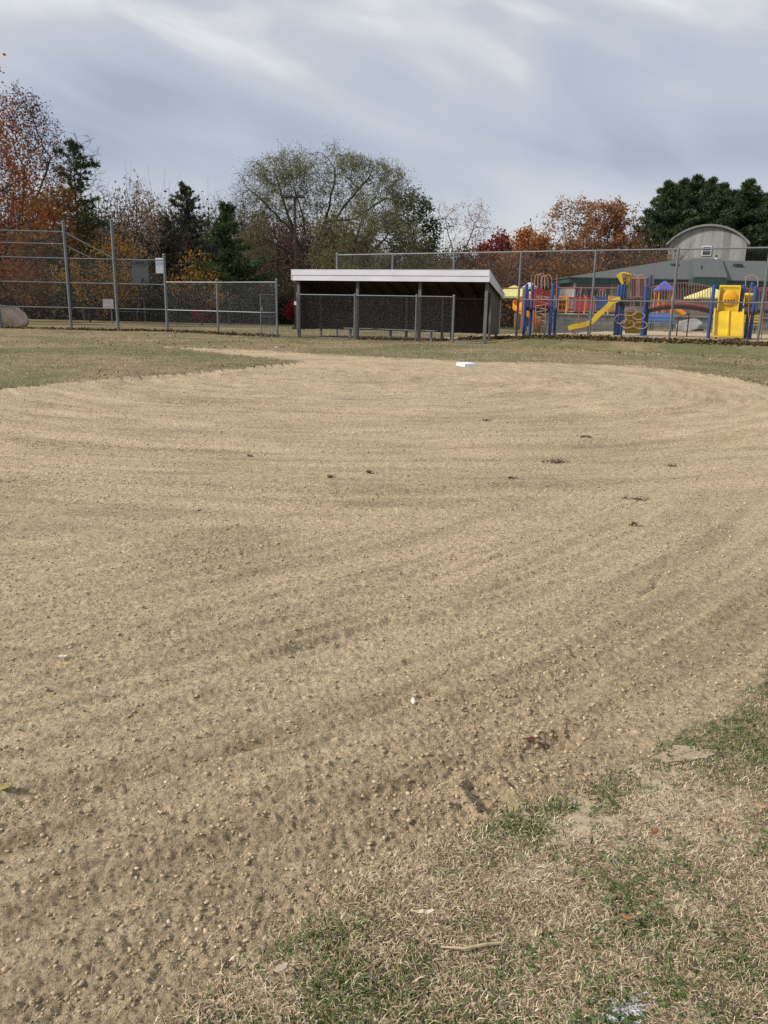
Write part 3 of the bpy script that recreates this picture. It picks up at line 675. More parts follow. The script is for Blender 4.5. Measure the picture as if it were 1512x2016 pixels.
# board walls: vertical planks with small gaps in depth
def plank_wall(name, s_a, d_a, s_b, d_b, z0, ztop_fn, thick, mt, step=.19, sx=0, sd=0):
    b = MB(); L_ = math.hypot(s_b - s_a, d_b - d_a); n = max(1, round(L_ / step))
    for i in range(n):
        t0 = i / n; t1 = (i + 1) / n - .006 / L_; sa = s_a + (s_b - s_a) * t0; da = d_a + (d_b - d_a) * t0; sb = s_a + (s_b - s_a) * t1; db = d_a + (d_b - d_a) * t1
        th = thick + random.uniform(-.004, .004); zb = z0 + random.uniform(-.012, .012)
        ex, ed = sx * th, sd * th
        b.hexa([D(sa, da, zb), D(sb, db, zb), D(sb + ex, db + ed, zb), D(sa + ex, da + ed, zb), D(sa, da, ztop_fn(da)), D(sb, db, ztop_fn(db)), D(sb + ex, db + ed, ztop_fn(db + ed)), D(sa + ex, da + ed, ztop_fn(da + ed))])
    return b.build(name, mt, dug)
wt = lambda d: roof_z(d) - .11
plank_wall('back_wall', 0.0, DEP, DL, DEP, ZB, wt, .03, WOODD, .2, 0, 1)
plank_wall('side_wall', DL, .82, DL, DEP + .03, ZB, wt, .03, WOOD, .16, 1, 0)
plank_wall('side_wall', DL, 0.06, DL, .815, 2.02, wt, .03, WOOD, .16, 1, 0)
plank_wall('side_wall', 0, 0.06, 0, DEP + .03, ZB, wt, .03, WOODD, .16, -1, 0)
# white trim board on the back corner
MB().box(D(DL - .02, DEP + .065, ZB), ux * .09, vx * .03, zz * (wt(DEP) - ZB)).build('corner_trim', WHITE, dug)
for s in (0.0, DL / 3, 2 * DL / 3, DL):
    MB().cbox(D(s, 0.0, (zf - .40) / 2), ux * .13, vx * .10, zz * (zf - .12)).build('post', WOODP, dug, False, .008)
MB().cbox(D(DL - .005, .76, 1.02), ux * .09, vx * .11, zz * 2.1).build('post', WOODP, dug, False, .008)
for s in (.05, 1.75, DL * .51, 5.9, DL - .05):
    MB().cbox(D(s, DEP - .06, wt(DEP) / 2), ux * .10, vx * .10, zz * (wt(DEP) - .02)).build('post', WOODP, dug, False, .006)
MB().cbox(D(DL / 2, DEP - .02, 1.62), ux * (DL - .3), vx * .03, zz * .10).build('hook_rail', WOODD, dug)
hk = mat('pale_hook_metal', (.35, .36, .37), .5)
for k in range(15):
    s = .5 + k * (DL - 1.0) / 14
    MB().tube([D(s, DEP - .035, 1.64), D(s, DEP - .10, 1.60), D(s, DEP - .12, 1.66)], .009, 6).build('hook', hk, dug, True)
# its chain-link front, a frame on the ground by the doorway
fx = thing('chain_link_fence', 'low chain-link screen with steel frame fixed across the dugout front', 'fence')
FD_ = -.13; FE = 7.05
fp = [0.0, DL / 3 - .07, 2 * DL / 3 - .1, FE]
for s in fp: q_ = D(s, FD_, 0); post(fx, q_.x, q_.y, -.05, 1.88, .04 if s < FE else .05, GALV)
for a, b in zip(fp[:-1], fp[1:]):
    rail(fx, D(a, FD_, 1.84), D(b, FD_, 1.84), .022, name='top_rail')
    chain_link('wire_mesh', D(a, FD_ - .04, 0)[:2], D(b, FD_ - .04, 0)[:2], .06, 1.84, fx, mat('bright_chain_link_wire', (.16, .165, .175), .5, .1, 2, metal=.3), r=.0016, pitch=.052)
rail(fx, D(FE, FD_, .07), D(DL, FD_, .07), .025, name='bottom_rail'); rail(fx, D(DL, FD_, .07), D(DL + .25, .62, .07), .025, name='bottom_rail')
rail(fx, D(.9, FD_, .06), D(2.4, FD_, .06), .018, name='bottom_rail')
# bench inside
bn = thing('bench', 'long grey aluminium bench standing inside the dugout', 'bench')
MB().cbox(D(4.05, .55, .47), ux * 4.2, vx * .28, zz * .045).build('seat', GALV, bn, False, .008)
for s in (2.2, 4.05, 5.9):
    b = MB(); b.cbox(D(s, .47, .23), ux * .05, vx * .05, zz * .44); b.cbox(D(s, .63, .23), ux * .05, vx * .05, zz * .44); b.cbox(D(s, .55, .025), ux * .06, vx * .4, zz * .04); b.cbox(D(s, .55, .425), ux * .05, vx * .11, zz * .04); b.build('leg', GALV_D, bn)

# third base bag
gb = G(918, 719.5)
b = MB(); sz = .20; zt = .07; aa = R(30)
def rb2(x, y, z): return (gb.x + x * math.cos(aa) - y * math.sin(aa), gb.y + x * math.sin(aa) + y * math.cos(aa), z)
rings = [(sz, -.03), (sz, .035), (sz * .95, .06), (sz * .7, zt), (sz * .3, zt + .006)]
vs = []; 
for (q_, z) in rings:
    for k in range(16):
        a = 2 * math.pi * k / 16 + .0001; c_, s_ = math.cos(a), math.sin(a); f_ = 1 / max(abs(c_), abs(s_)); f_ = min(f_, 1.3)
        vs.append(rb2(q_ * c_ * f_, q_ * s_ * f_, z))
fs = [(i * 16 + k, i * 16 + (k + 1) % 16, (i + 1) * 16 + (k + 1) % 16, (i + 1) * 16 + k) for i in range(4) for k in range(16)] + [tuple(64 + k for k in range(16))]
b.add(vs, fs); tag(b.build('base', mat('white_rubber_canvas', (.78, .82, .84), .6, .05, 6), None, True), 'white square base bag lying on the raked dirt before the dugout', 'base')

# ------------------------------------------------------------------ trees
def prisms(A, B, ra, rb, n):
    """one n-sided tapered prism for each edge A->B"""
    d = B - A; L = np.linalg.norm(d, axis=1)[:, None] + 1e-9; d = d / L
    ref = np.where(np.abs(d[:, 2:3]) < .9, np.array((0, 0, 1.0))[None], np.array((1.0, 0, 0))[None])
    a = np.cross(d, ref); a /= np.linalg.norm(a, axis=1)[:, None]; b = np.cross(d, a)
    V = []
    for (Pn, r) in ((A, ra), (B + d * np.minimum(.3 * rb, .02)[:, None], rb)):
        for k in range(n):
            t = 2 * math.pi * k / n; V.append(Pn + (a * math.cos(t) + b * math.sin(t)) * r[:, None])
    V = np.stack(V, 1).reshape(-1, 3); i = (np.arange(len(A)) * 2 * n)[:, None]
    F = np.concatenate([np.concatenate([i + k, i + (k + 1) % n, i + n + (k + 1) % n, i + n + k], 1) for k in range(n)], 0)
    return V, F
def grow(att, trunks, step, kill, iters=90, bias=(0, 0, 0), rng=None):
    pos = []; par = []
    for tr in trunks:
        pts = [np.array(p, float) for p in tr['pts']]; cur = tr.get('parent', -1)
        if cur == 'near':
            cur = int(np.argmin([np.linalg.norm(np.array(q) - pts[0]) for q in pos])); first = False
        else: pos.append(pts[0]); par.append(-1); cur = len(pos) - 1
        last = pos[cur]
        for q in pts[1:]:
            L = np.linalg.norm(q - last); k = max(1, int(L / step)); a0 = last
            for i in range(1, k + 1):
                p = a0 + (q - a0) * i / k + rng.normal(0, step * .07, 3) * (i < k); pos.append(p); par.append(cur); cur = len(pos) - 1
            last = pos[cur]
    pos = np.array(pos); par = list(par); att = np.array(att); alive = np.ones(len(att), bool)
    D2 = ((att[:, None] - pos[None]) ** 2).sum(2); nd = D2.min(1); ni = D2.argmin(1)
    for it in range(iters):
        alive &= nd > kill * kill
        if alive.sum() < 3: break
        ai = np.where(alive)[0]; dv = att[ai] - pos[ni[ai]]; dv /= np.linalg.norm(dv, axis=1)[:, None] + 1e-9
        acc = np.zeros((len(pos), 3)); np.add.at(acc, ni[ai], dv); act = np.unique(ni[ai])
        v = acc[act]; v = v / (np.linalg.norm(v, axis=1)[:, None] + 1e-9) + np.array(bias) + rng.normal(0, .22, (len(act), 3))
        v /= np.linalg.norm(v, axis=1)[:, None]; new = pos[act] + v * step
        base = len(pos); pos = np.concatenate([pos, new]); par += list(act)
        d2 = ((att[:, None] - new[None]) ** 2).sum(2); m_ = d2.min(1); mi = d2.argmin(1) + base
        b = m_ < nd; nd[b] = m_[b]; ni[b] = mi[b]
    return pos, np.array(par)
def radii(par, r0, e, rmax=None):
    n = len(par); acc = np.zeros(n); ch = np.zeros(n, int)
    for i in range(n - 1, -1, -1):
        if ch[i] == 0: acc[i] = r0 ** e
        if par[i] >= 0: acc[par[i]] += acc[i]; ch[par[i]] += 1
    return acc ** (1 / e), ch
def leaf_quads(c, size, aspect, rng, down=0.0, flat=0.0):
    n = len(c); u = rng.standard_normal((n, 3)); u[:, 2] -= down; u /= np.linalg.norm(u, axis=1)[:, None]
    w = np.cross(u, rng.standard_normal((n, 3))); w /= np.linalg.norm(w, axis=1)[:, None]
    s = (size * rng.uniform(.6, 1.3, n))[:, None]
    V = np.stack([c - u * s * .5, c + w * s * .5 / aspect, c + u * s * .5, c - w * s * .5 / aspect], 1).reshape(-1, 3)
    return V, np.arange(n * 4).reshape(-1, 4)
BARK = mat('dark_tree_bark', (.040, .033, .027), .95, .4, 4, .5, 14, stretch=(2, 2, .4))
BARK_G = mat('grey_tree_bark', (.095, .078, .066), .95, .35, 4, .4, 14, stretch=(2, 2, .4))
def tree(name, label, Y, trunks, blobs, leafm, nleaf=5, lsize=.13, aspect=1.8, step=.40, kill=.55, down=0.0, bias=(0, 0, 0), bark=BARK, r0=.011, e=2.25, twigs=2, twl=.55, group='trees along the far side of the field', seed=0, cat='tree', spread=.22, jitY=1.0, shell=.5, clump=1.3, lo=.66):
    rng = np.random.default_rng(100 + seed); nleaf = nleaf * 3.4; lsize = lsize * 1.12
    bp = P(trunks[0][0][0], 640, Y); base = np.array((bp.x, Y, gz(bp.x, Y) if Y < 48 else 0.0))
    def W(px, py, dy=0.0):
        p = P(px, py, Y); return np.array((p.x, Y + dy, p.z)) - base
    tl = []
    for k, tr in enumerate(trunks):
        pts = []
        for j, q in enumerate(tr):
            p = W(*q)
            if k == 0 and j == 0: p[2] = -.1
            pts.append(p)
        near = (k > 0 and tr[0][1] < 632)
        if k > 0 and not near: pts[0][2] = -.1
        tl.append({'pts': pts, **({'parent': 'near'} if near else {})})
    att = []
    mpx = Y / 1600.0
    for (cx, cy, rx, ry, n) in blobs:
        n = int(n * 1.5); c = W(cx, cy); v = rng.standard_normal((n, 3)); v /= np.linalg.norm(v, axis=1)[:, None]; r_ = rng.random(n) ** (1 / (3 + 3 * shell))
        att.append(c + v * r_[:, None] * np.array((rx * mpx, rx * mpx * jitY, ry * mpx)))
    att = np.concatenate(att); att = att[att[:, 2] > .3]
    pos, par = grow(att, tl, step, kill, 110, bias, rng)
    rad, ch = radii(par, r0, e); rad = np.where(rad > .2, .2 + (rad - .2) * .28, rad)
    ix = np.where(par >= 0)[0]; A = pos[par[ix]]; Bp = pos[ix]; ra = np.minimum(rad[par[ix]], rad[ix] * 1.5); rb = rad[ix]
    big = rb > .035
    V1, F1 = prisms(A[big], Bp[big], ra[big], rb[big], 7) if big.any() else (np.zeros((0, 3)), np.zeros((0, 4), int))
    V2, F2 = prisms(A[~big], Bp[~big], ra[~big], rb[~big], 3)
    tips = np.where(rad < r0 * 2.3)[0]
    tw = np.repeat(tips, twigs); dirs = rng.standard_normal((len(tw), 3)); pd = pos[tw] - pos[np.maximum(par[tw], 0)]; pd /= np.linalg.norm(pd, axis=1)[:, None] + 1e-6
    dirs = dirs / np.linalg.norm(dirs, axis=1)[:, None] + pd * .9; dirs[:, 2] -= down * 1.1; dirs /= np.linalg.norm(dirs, axis=1)[:, None]
    tl_ = twl * rng.uniform(.5, 1.3, len(tw)); tb = pos[tw] + dirs * tl_[:, None]
    V3, F3 = prisms(pos[tw], tb, np.full(len(tw), r0 * .75), np.full(len(tw), r0 * .4), 3)
    Vt = np.concatenate([V1, V2, V3]); Ft = np.concatenate([F1, F2 + len(V1), F3 + len(V1) + len(V2)])
    o = thing(name, label, cat, group, tuple(base))
    np_mesh('trunk', Vt, Ft, bark, o, False)
    if leafm is not None and nleaf > 0:
        k = rng.poisson(nleaf, len(tw)); src = np.repeat(np.arange(len(tw)), k); f = rng.random(len(src))
        c = pos[tw[src]] + (tb - pos[tw])[src] * f[:, None] * 1.1 + rng.normal(0, spread, (len(src), 3)); c[:, 2] -= down * .25 * f
        q = 1.0 / clump; pn = perlin(c[:, 0] * q + seed, c[:, 1] * q + c[:, 2] * q * .7, 150) + .6 * perlin(c[:, 2] * q * 1.3 + 5, c[:, 0] * q * .6 - c[:, 1] * q, 151)
        c = c[rng.random(len(c)) < np.clip(lo + 1.5 * pn, .05, 1)]
        V, F = leaf_quads(c, lsize, aspect, rng, down * 2)
        np_mesh('crown', V, F, leafm, o, False)
    return o
def dup(root, loc, rz=0, scale=1, label=None, group=None):
    r = root.copy(); COL.objects.link(r); r.location = loc; r.rotation_euler = (0, 0, rz); r.scale = scale if hasattr(scale, '__len__') else (scale,) * 3
    if label: r['label'] = label
    if group: r['group'] = group
    for ch in list(root.children):
        c = ch.copy(); COL.objects.link(c); c.parent = r
        for g in ch.children:
            d = g.copy(); COL.objects.link(d); d.parent = c
    return r
def conifer(name, label, loc, H, prof, mt, seed, nb=90, z0=.12, lift=.25, tuft=9, tl=.34, tw=.055, group='trees along the far side of the field', droop=0.0, dens=2.6, bark=BARK, tr=None):
    rng = np.random.default_rng(300 + seed); o = thing(name, label, 'tree', group, tuple(loc))
    A = []; Bn = []; ra = []; rb = []; tc = []; td = []
    zs = np.linspace(0, H, 12); xo = np.cumsum(rng.normal(0, .012 * H / 10, (12, 2)), 0)
    tp = lambda z: np.array((np.interp(z, zs, xo[:, 0]), np.interp(z, zs, xo[:, 1]), z))
    r0 = tr or H * .016
    for i in range(11): A.append(tp(zs[i]) - (0, 0, .1 if i == 0 else 0)); Bn.append(tp(zs[i + 1])); ra.append(r0 * (1 - i / 11.5)); rb.append(r0 * (1 - (i + 1) / 11.5))
    for i in range(nb):
        f = z0 + (1 - z0) * (i + rng.random()) / nb; z = f * H; a = rng.random() * 6.283; L = prof(f) * rng.uniform(.5, 1.2)
        st = tp(z); h = np.array((math.cos(a), math.sin(a), 0)); k = max(2, int(L / .45)); p = st
        for j in range(k):
            g = (j + 1) / k; q = st + h * L * g + np.array((0, 0, L * (lift * g ** 1.5 - droop * g * (1.2 - g))) ) + rng.normal(0, .04, 3)
            A.append(p); Bn.append(q); rr = .012 + .03 * (1 - f) * (1 - g) + .006 * L * (1 - g); ra.append(rr * 1.2); rb.append(rr)
            if g > .22:
                m_ = max(1, int(dens * (1 + L * .22 * g)))
                for _ in range(m_):
                    sd_ = np.array((-h[1], h[0], 0)); c = p + (q - p) * rng.random() + sd_ * rng.normal(0, .10 * L * (.5 + g * .5) + .06) + np.array((0, 0, rng.normal(.02, .07)))
                    tc.append(c); td.append(h * .6 + sd_ * rng.normal(0, .5) + np.array((0, 0, lift * 1.3 + rng.normal(0, .2))))
            p = q
        tc.append(p); td.append(h + np.array((0, 0, lift)))
    for _ in range(10): tc.append(tp(H) - (0, 0, rng.random() * .6)); td.append(np.array((0, 0, 1.0)))
    V, F = prisms(np.array(A), np.array(Bn), np.array(ra), np.array(rb), 5); np_mesh('trunk', V, F, bark, o, False)
    tc = np.array(tc); td = np.array(td); td /= np.linalg.norm(td, axis=1)[:, None]
    c = np.repeat(tc, tuft, 0); d = np.repeat(td, tuft, 0) + rng.normal(0, .55, (len(c), 3)); d /= np.linalg.norm(d, axis=1)[:, None]
    w = np.cross(d, rng.standard_normal(d.shape)); w /= np.linalg.norm(w, axis=1)[:, None]; L = (tl * rng.uniform(.6, 1.25, len(c)))[:, None]
    V = np.stack([c - w * tw * .3, c + d * L * .5 + w * tw * .5, c + d * L, c + d * L * .5 - w * tw * .5], 1).reshape(-1, 3)
    np_mesh('crown', V, np.arange(len(V)).reshape(-1, 4), mt, o, False)
    return o
def X(px, Y): return P(px, 620, Y).x

RUST = leaf_mat('rust_red_oak_leaf', [(.20, .028, .02), (.27, .05, .022), (.30, .10, .03), (.24, .13, .035), (.13, .11, .035)])
DUSK = leaf_mat('dusky_brown_leaf', [(.10, .045, .035), (.17, .075, .055), (.22, .11, .08)])
BROWN = leaf_mat('russet_brown_leaf', [(.09, .035, .012), (.17, .075, .02), (.25, .115, .03), (.14, .07, .025)])
YELL = leaf_mat('golden_yellow_leaf', [(.16, .075, .015), (.26, .14, .025), (.35, .19, .035), (.20, .125, .03)])
ORANGE = leaf_mat('orange_leaf', [(.22, .07, .018), (.36, .13, .028), (.42, .18, .05), (.30, .14, .05)])
TAN = leaf_mat('tawny_leaf', [(.20, .085, .035), (.30, .13, .05), (.36, .19, .09), (.22, .12, .055)])
PINK = leaf_mat('pale_pink_leaf', [(.34, .20, .15), (.46, .30, .23), (.55, .40, .32)], .5)
OLIVE = leaf_mat('olive_willow_leaf', [(.13, .13, .052), (.18, .175, .072), (.22, .21, .10), (.155, .155, .072)], .45)
LIME = leaf_mat('yellow_green_leaf', [(.11, .11, .025), (.17, .165, .035), (.22, .20, .05)], .4)
DKGRN = leaf_mat('dark_green_leaf', [(.030, .042, .020), (.050, .066, .030), (.07, .085, .036)], .25)
PINE = leaf_mat('pine_needle', [(.030, .055, .026), (.055, .088, .036), (.095, .125, .045)], .3)
CEDAR = leaf_mat('grey_green_needle', [(.060, .062, .042), (.085, .085, .058), (.115, .105, .075)], .25)
CRIM = leaf_mat('crimson_leaf', [(.24, .012, .03), (.40, .02, .05), (.50, .045, .08)], .35)
MAROON = leaf_mat('dark_red_leaf', [(.10, .012, .015), (.19, .022, .022), (.26, .045, .03)], .3)
VINE = leaf_mat('pale_vine_leaf', [(.18, .09, .05), (.33, .20, .13), (.44, .33, .22), (.28, .12, .06)], .4)

# left side
tree('oak_tree', 'big rust red and orange oak leaning in from the left edge above the backstop', 46,
     [[(-75, 645), (-62, 520), (-58, 380), (-50, 230), (-40, 150)], [(-62, 500), (-20, 470), (40, 442), (95, 424)], [(-60, 420), (-10, 380), (50, 350)], [(-60, 330), (-20, 290), (15, 230)]],
     [(-16, 136, 20, 14, 14), (-40, 240, 50, 50, 90), (-5, 300, 52, 44, 110), (10, 340, 62, 50, 200), (-20, 400, 80, 50, 170), (40, 385, 48, 38, 120), (60, 430, 60, 20, 70), (-40, 490, 80, 40, 110), (10, 515, 55, 34, 90)], RUST, 2.7, .16, 1.5, seed=1, spread=.26, e=2.1)
tree('oak_tree', 'tall sparse tree with thin dusky leaves at the far left behind the oak', 55,
     [[(48, 640), (46, 520), (44, 420), (48, 330)], [(46, 440), (80, 370), (100, 310)]],
     [(30, 255, 50, 75, 170), (75, 270, 38, 70, 120), (100, 330, 32, 50, 90), (20, 350, 60, 50, 80)], DUSK, 2.4, .14, 1.8, seed=2, r0=.014, twigs=4, twl=.7, lo=.8)
tree('bare_tree', 'leafless grey tree rising above the dark pine behind the backstop', 62,
     [[(172, 640), (168, 500), (160, 400), (158, 340)]], [(140, 320, 24, 50, 60), (165, 310, 34, 55, 90), (178, 350, 26, 40, 50)], None, 0, seed=3, r0=.012, bark=BARK_G)
tree('bare_tree', 'thin leafless tree with fine twigs right of the dark pine', 64,
     [[(206, 640), (204, 500), (200, 430)]], [(198, 410, 26, 58, 110), (222, 440, 18, 45, 50)], None, 0, seed=4, r0=.012, bark=BARK_G)
conifer('pine_tree', 'dark green pine half covered by russet leaves behind the backstop', (X(168, 57), 57, 0), 11.6, lambda f: 3.3 * min(1, (1 - f) * 1.7 + .18) * (.75 + .25 * math.sin(f * 23)), PINE, 1, 90, .10, .22, tuft=11, dens=4.2)
tree('oak_tree', 'russet brown oak spreading in front of the dark pine', 50,
     [[(140, 645), (138, 560), (132, 480), (120, 420)], [(136, 500), (90, 450)]], [(95, 425, 45, 45, 120), (125, 395, 32, 32, 60), (60, 480, 45, 32, 80), (150, 470, 38, 42, 80)], BROWN, 5, .15, 1.5, seed=5)
tree('maple_tree', 'golden yellow maple behind the middle of the backstop', 53,
     [[(178, 645), (176, 590), (178, 540)], [(178, 570), (225, 530)]], [(155, 540, 45, 40, 110), (205, 520, 40, 40, 110), (240, 490, 34, 45, 80), (235, 560, 40, 38, 110), (190, 585, 45, 25, 70)], YELL, 4.5, .13, 1.4, seed=6)
tree('maple_tree', 'low golden orange maple at the left edge behind the boulder', 52,
     [[(20, 645), (22, 590)]], [(10, 555, 45, 35, 90), (62, 560, 45, 32, 90), (-40, 560, 50, 35, 70), (75, 595, 35, 14, 40)], BROWN, 5, .14, 1.5, seed=7)
tree('vine_tree', 'tree draped in dark hanging vines with pale pinkish leaves on top', 56,
     [[(272, 645), (274, 540), (270, 440), (268, 390)], [(274, 520), (290, 450)], [(272, 500), (252, 430)]], [(268, 400, 40, 46, 130), (285, 440, 38, 40, 80), (248, 440, 26, 40, 60), (272, 500, 42, 45, 120)], VINE, 2.2, .14, 1.5, seed=8, down=.9, twigs=3, twl=.9)
conifer('cedar_tree', 'grey green cedar with a ragged top left of the yellow leaves', (X(372, 58), 58, 0), 9.2, lambda f: 3.2 * min(1, (1 - f) * 1.6 + .14) * (.7 + .3 * math.sin(f * 31)), CEDAR, 2, 120, .06, .45, tuft=11, dens=4.2, tl=.26, tw=.06)
conifer('cedar_tree', 'lower grey brown cedar right beside the ragged topped cedar', (X(335, 60), 60, 0), 7.2, lambda f: 1.9 * min(1, (1 - f) * 2.1 + .12), CEDAR, 3, 90, .06, .45, tuft=11, dens=4.2, tl=.26, tw=.06)
tree('maple_tree', 'small golden maple before the drooping spruce', 52, [[(398, 645), (396, 580)]], [(388, 545, 45, 30, 90), (360, 570, 38, 28, 70), (420, 580, 36, 26, 70), (395, 510, 25, 18, 30)], YELL, 3.4, .13, 1.4, seed=9)
tree('bare_tree', 'slim leafless tree between the cedar and the spruce', 64, [[(432, 645), (436, 520), (428, 440)]], [(425, 430, 26, 60, 90), (445, 470, 20, 45, 50)], None, 0, seed=10, r0=.012, bark=BARK_G)
tree('bare_tree', 'slender bare tree close to the left side of the great willow', 63, [[(488, 645), (486, 520), (480, 430)]], [(478, 430, 24, 66, 110), (500, 480, 26, 55, 80)], DUSK, .4, .12, seed=11, r0=.012, bark=BARK_G)
conifer('spruce_tree', 'dark green conifer with long drooping lower boughs', (X(452, 55), 55, 0), 7.6, lambda f: (4.0 if .36 < f < .50 else 2.1) * min(1, (1 - f) * 2.0 + .15) * (.8 + .2 * math.sin(f * 40)), PINE, 4, 110, .12, .16, tuft=12, dens=4.2, droop=.2)
tree('red_maple_tree', 'brownish red maple half hidden under the willow', 66, [[(540, 645), (545, 540), (548, 480)]], [(530, 480, 45, 50, 130), (570, 510, 40, 50, 120), (520, 545, 40, 40, 90)], DUSK, 2.4, .14, 1.6, seed=12)
WIL = dict(down=.45, twigs=4, twl=.8, aspect=2.8, lsize=.125, spread=.2, e=1.85, lo=.5, clump=1.9)
tree('willow_tree', 'great olive green willow spreading wide above the dugout', 62,
     [[(624, 645), (618, 575), (604, 500), (597, 430), (580, 372)], [(634, 640), (632, 540), (628, 470), (648, 410), (660, 345)], [(630, 480), (668, 420), (706, 372), (726, 350)], [(606, 510), (570, 450), (530, 410), (500, 380)], [(640, 440), (700, 430), (760, 390)], [(612, 545), (560, 490), (520, 470)], [(590, 470), (560, 400), (545, 350)]],
     [(508, 372, 46, 44, 190), (556, 340, 52, 36, 190), (610, 330, 48, 30, 150), (655, 316, 36, 28, 80), (705, 336, 42, 30, 110), (752, 350, 42, 34, 120), (785, 380, 30, 30, 60), (490, 430, 34, 44, 70), (560, 400, 50, 30, 70), (630, 375, 46, 30, 70), (700, 390, 50, 30, 80), (765, 420, 40, 35, 90), (510, 480, 34, 30, 40)], OLIVE, 9.0, seed=13, step=.45, kill=.52, **WIL)
tree('willow_tree', 'lower many-stemmed willow with drooping olive sprays right behind the dugout', 57,
     [[(678, 645), (676, 560), (660, 500), (652, 450)], [(684, 645), (684, 545), (700, 480), (712, 430)], [(690, 645), (694, 560), (730, 500), (765, 460)], [(700, 645), (720, 560), (780, 510)], [(676, 570), (640, 520)]],
     [(660, 460, 40, 45, 100), (710, 435, 45, 40, 120), (760, 455, 45, 42, 120), (800, 490, 42, 40, 110), (690, 500, 50, 35, 80), (745, 510, 50, 34, 100), (830, 510, 35, 25, 60), (640, 510, 30, 35, 60)], OLIVE, 7.6, seed=14, step=.42, kill=.5, **WIL)
tree('tree', 'dense dark green round tree at the right end of the willows', 68, [[(818, 645), (816, 540), (812, 470)]], [(812, 425, 42, 48, 190), (838, 460, 32, 42, 110), (790, 455, 32, 45, 100), (820, 490, 45, 30, 90)], DKGRN, 8, .20, 2.2, seed=15)
tree('willow_shrub', 'yellow green drooping shrub behind the dugout roof', 54, [[(655, 645), (655, 580)]], [(650, 545, 34, 40, 120), (690, 560, 40, 30, 90)], LIME, 3.5, seed=16, cat='shrub', **WIL)
tree('willow_shrub', 'yellow green shrub under the dark round tree behind the tall fence', 56, [[(825, 645), (828, 580)]], [(825, 525, 42, 34, 120), (865, 545, 35, 30, 90), (790, 550, 35, 25, 70)], LIME, 3.0, seed=17, cat='shrub', **WIL)
tree('bare_tree', 'pale pink nearly leafless tree right of the willows', 64, [[(896, 645), (892, 560), (894, 500)], [(894, 505), (882, 460), (876, 430)], [(896, 520), (920, 480), (935, 440)]],
     [(880, 425, 26, 30, 70), (905, 430, 26, 34, 70), (935, 425, 28, 32, 90), (955, 440, 18, 26, 40), (915, 470, 40, 30, 60)], PINK, 2.2, .11, 1.6, seed=18, r0=.011, bark=BARK_G)
tree('maple_tree', 'dark red maple low between the pink tree and the orange trees', 84, [[(985, 645), (985, 540)]], [(985, 485, 28, 24, 130), (965, 500, 30, 20, 70), (1000, 510, 28, 30, 90)], MAROON, 7, .22, 1.5, seed=19)
tree('maple_tree', 'bright orange maple behind the left tower of the playground', 78, [[(1045, 645), (1045, 540)]], [(1040, 485, 36, 32, 150), (1070, 500, 36, 36, 150), (1020, 520, 34, 34, 110), (1050, 545, 50, 28, 130)], ORANGE, 9,  .20, 1.5, seed=20)
tree('oak_tree', 'airy tawny oak whose dark limbs show against the sky', 74, [[(1118, 645), (1116, 540), (1116, 480), (1108, 440)], [(1117, 490), (1138, 450), (1148, 420)]], [(1095, 435, 24, 30, 70), (1115, 415, 26, 22, 70), (1145, 415, 24, 22, 60), (1135, 445, 36, 28, 80)], TAN, 4.2, .17, 1.5, seed=21)
tree('maple_tree', 'broad tawny orange maple beside the tall pines', 80, [[(1198, 645), (1198, 540), (1196, 480)]], [(1190, 425, 36, 30, 150), (1220, 430, 30, 28, 110), (1180, 470, 42, 36, 170), (1225, 480, 38, 40, 170), (1150, 500, 40, 34, 130), (1195, 525, 60, 30, 170)], TAN, 8, .19, 1.5, seed=22)
tree('maple_tree', 'brown scrub maple between the pink tree and the dark red maple', 70, [[(935, 645), (935, 570)]], [(925, 520, 45, 32, 130), (960, 540, 40, 30, 110), (890, 535, 30, 30, 70)], BROWN, 3.6, .16, 1.5, seed=23)
tree('maple_tree', 'russet scrub maple in front of the airy oak', 68, [[(1110, 645), (1110, 580)]], [(1100, 540, 45, 32, 150), (1060, 560, 40, 26, 90), (1150, 545, 40, 30, 120)], BROWN, 4.4, .16, 1.5, seed=24)
# pines on the right
pr = lambda f: 5.0 * min(1, (1 - f) * 1.9 + .05) * (.86 + .14 * math.sin(f * 29)) * (1 if f > .2 else .8)
pg = 'tall pines behind the arched hall'
pine0 = conifer('pine_tree', 'tall dark pine at the left end of the pine row beside the tawny maple', (X(1292, 98), 98, 0), 15.8, pr, PINE, 8, 210, .10, .34, tuft=9, tl=.55, tw=.13, group=pg, dens=3.4)
for px, Y, s, rz, lb in ((1345, 101, 1.0, 1.1, 'tall dark pine above the left shoulder of the arched hall'), (1395, 99, 1.01, 2.4, 'tall dark pine straight above the crown of the arched hall'),
                         (1442, 102, 1.03, 3.9, 'tall dark pine above the right shoulder of the arched hall'), (1506, 97, 1.0, 5.0, 'tall dark pine at the right edge of the photo'),
                         (1318, 105, 1.05, 2.9, 'tall dark pine set back between the first two pines of the row'), (1370, 107, 1.08, 3.3, 'tall dark pine set back to the left of the hall crown'), (1420, 106, 1.07, .7, 'tall dark pine set back to the right of the hall crown'),
                         (1474, 110, 1.0, 1.9, 'tall dark pine set back behind the last two pines'), (1268, 103, .88, 4.4, 'shorter dark pine outermost on the left of the pine row')):
    dup(pine0, (X(px, Y), Y, 0), rz, (s * .98, s * .98, s * (.95 + .04 * (int(px * 7) % 4))), lb, pg)

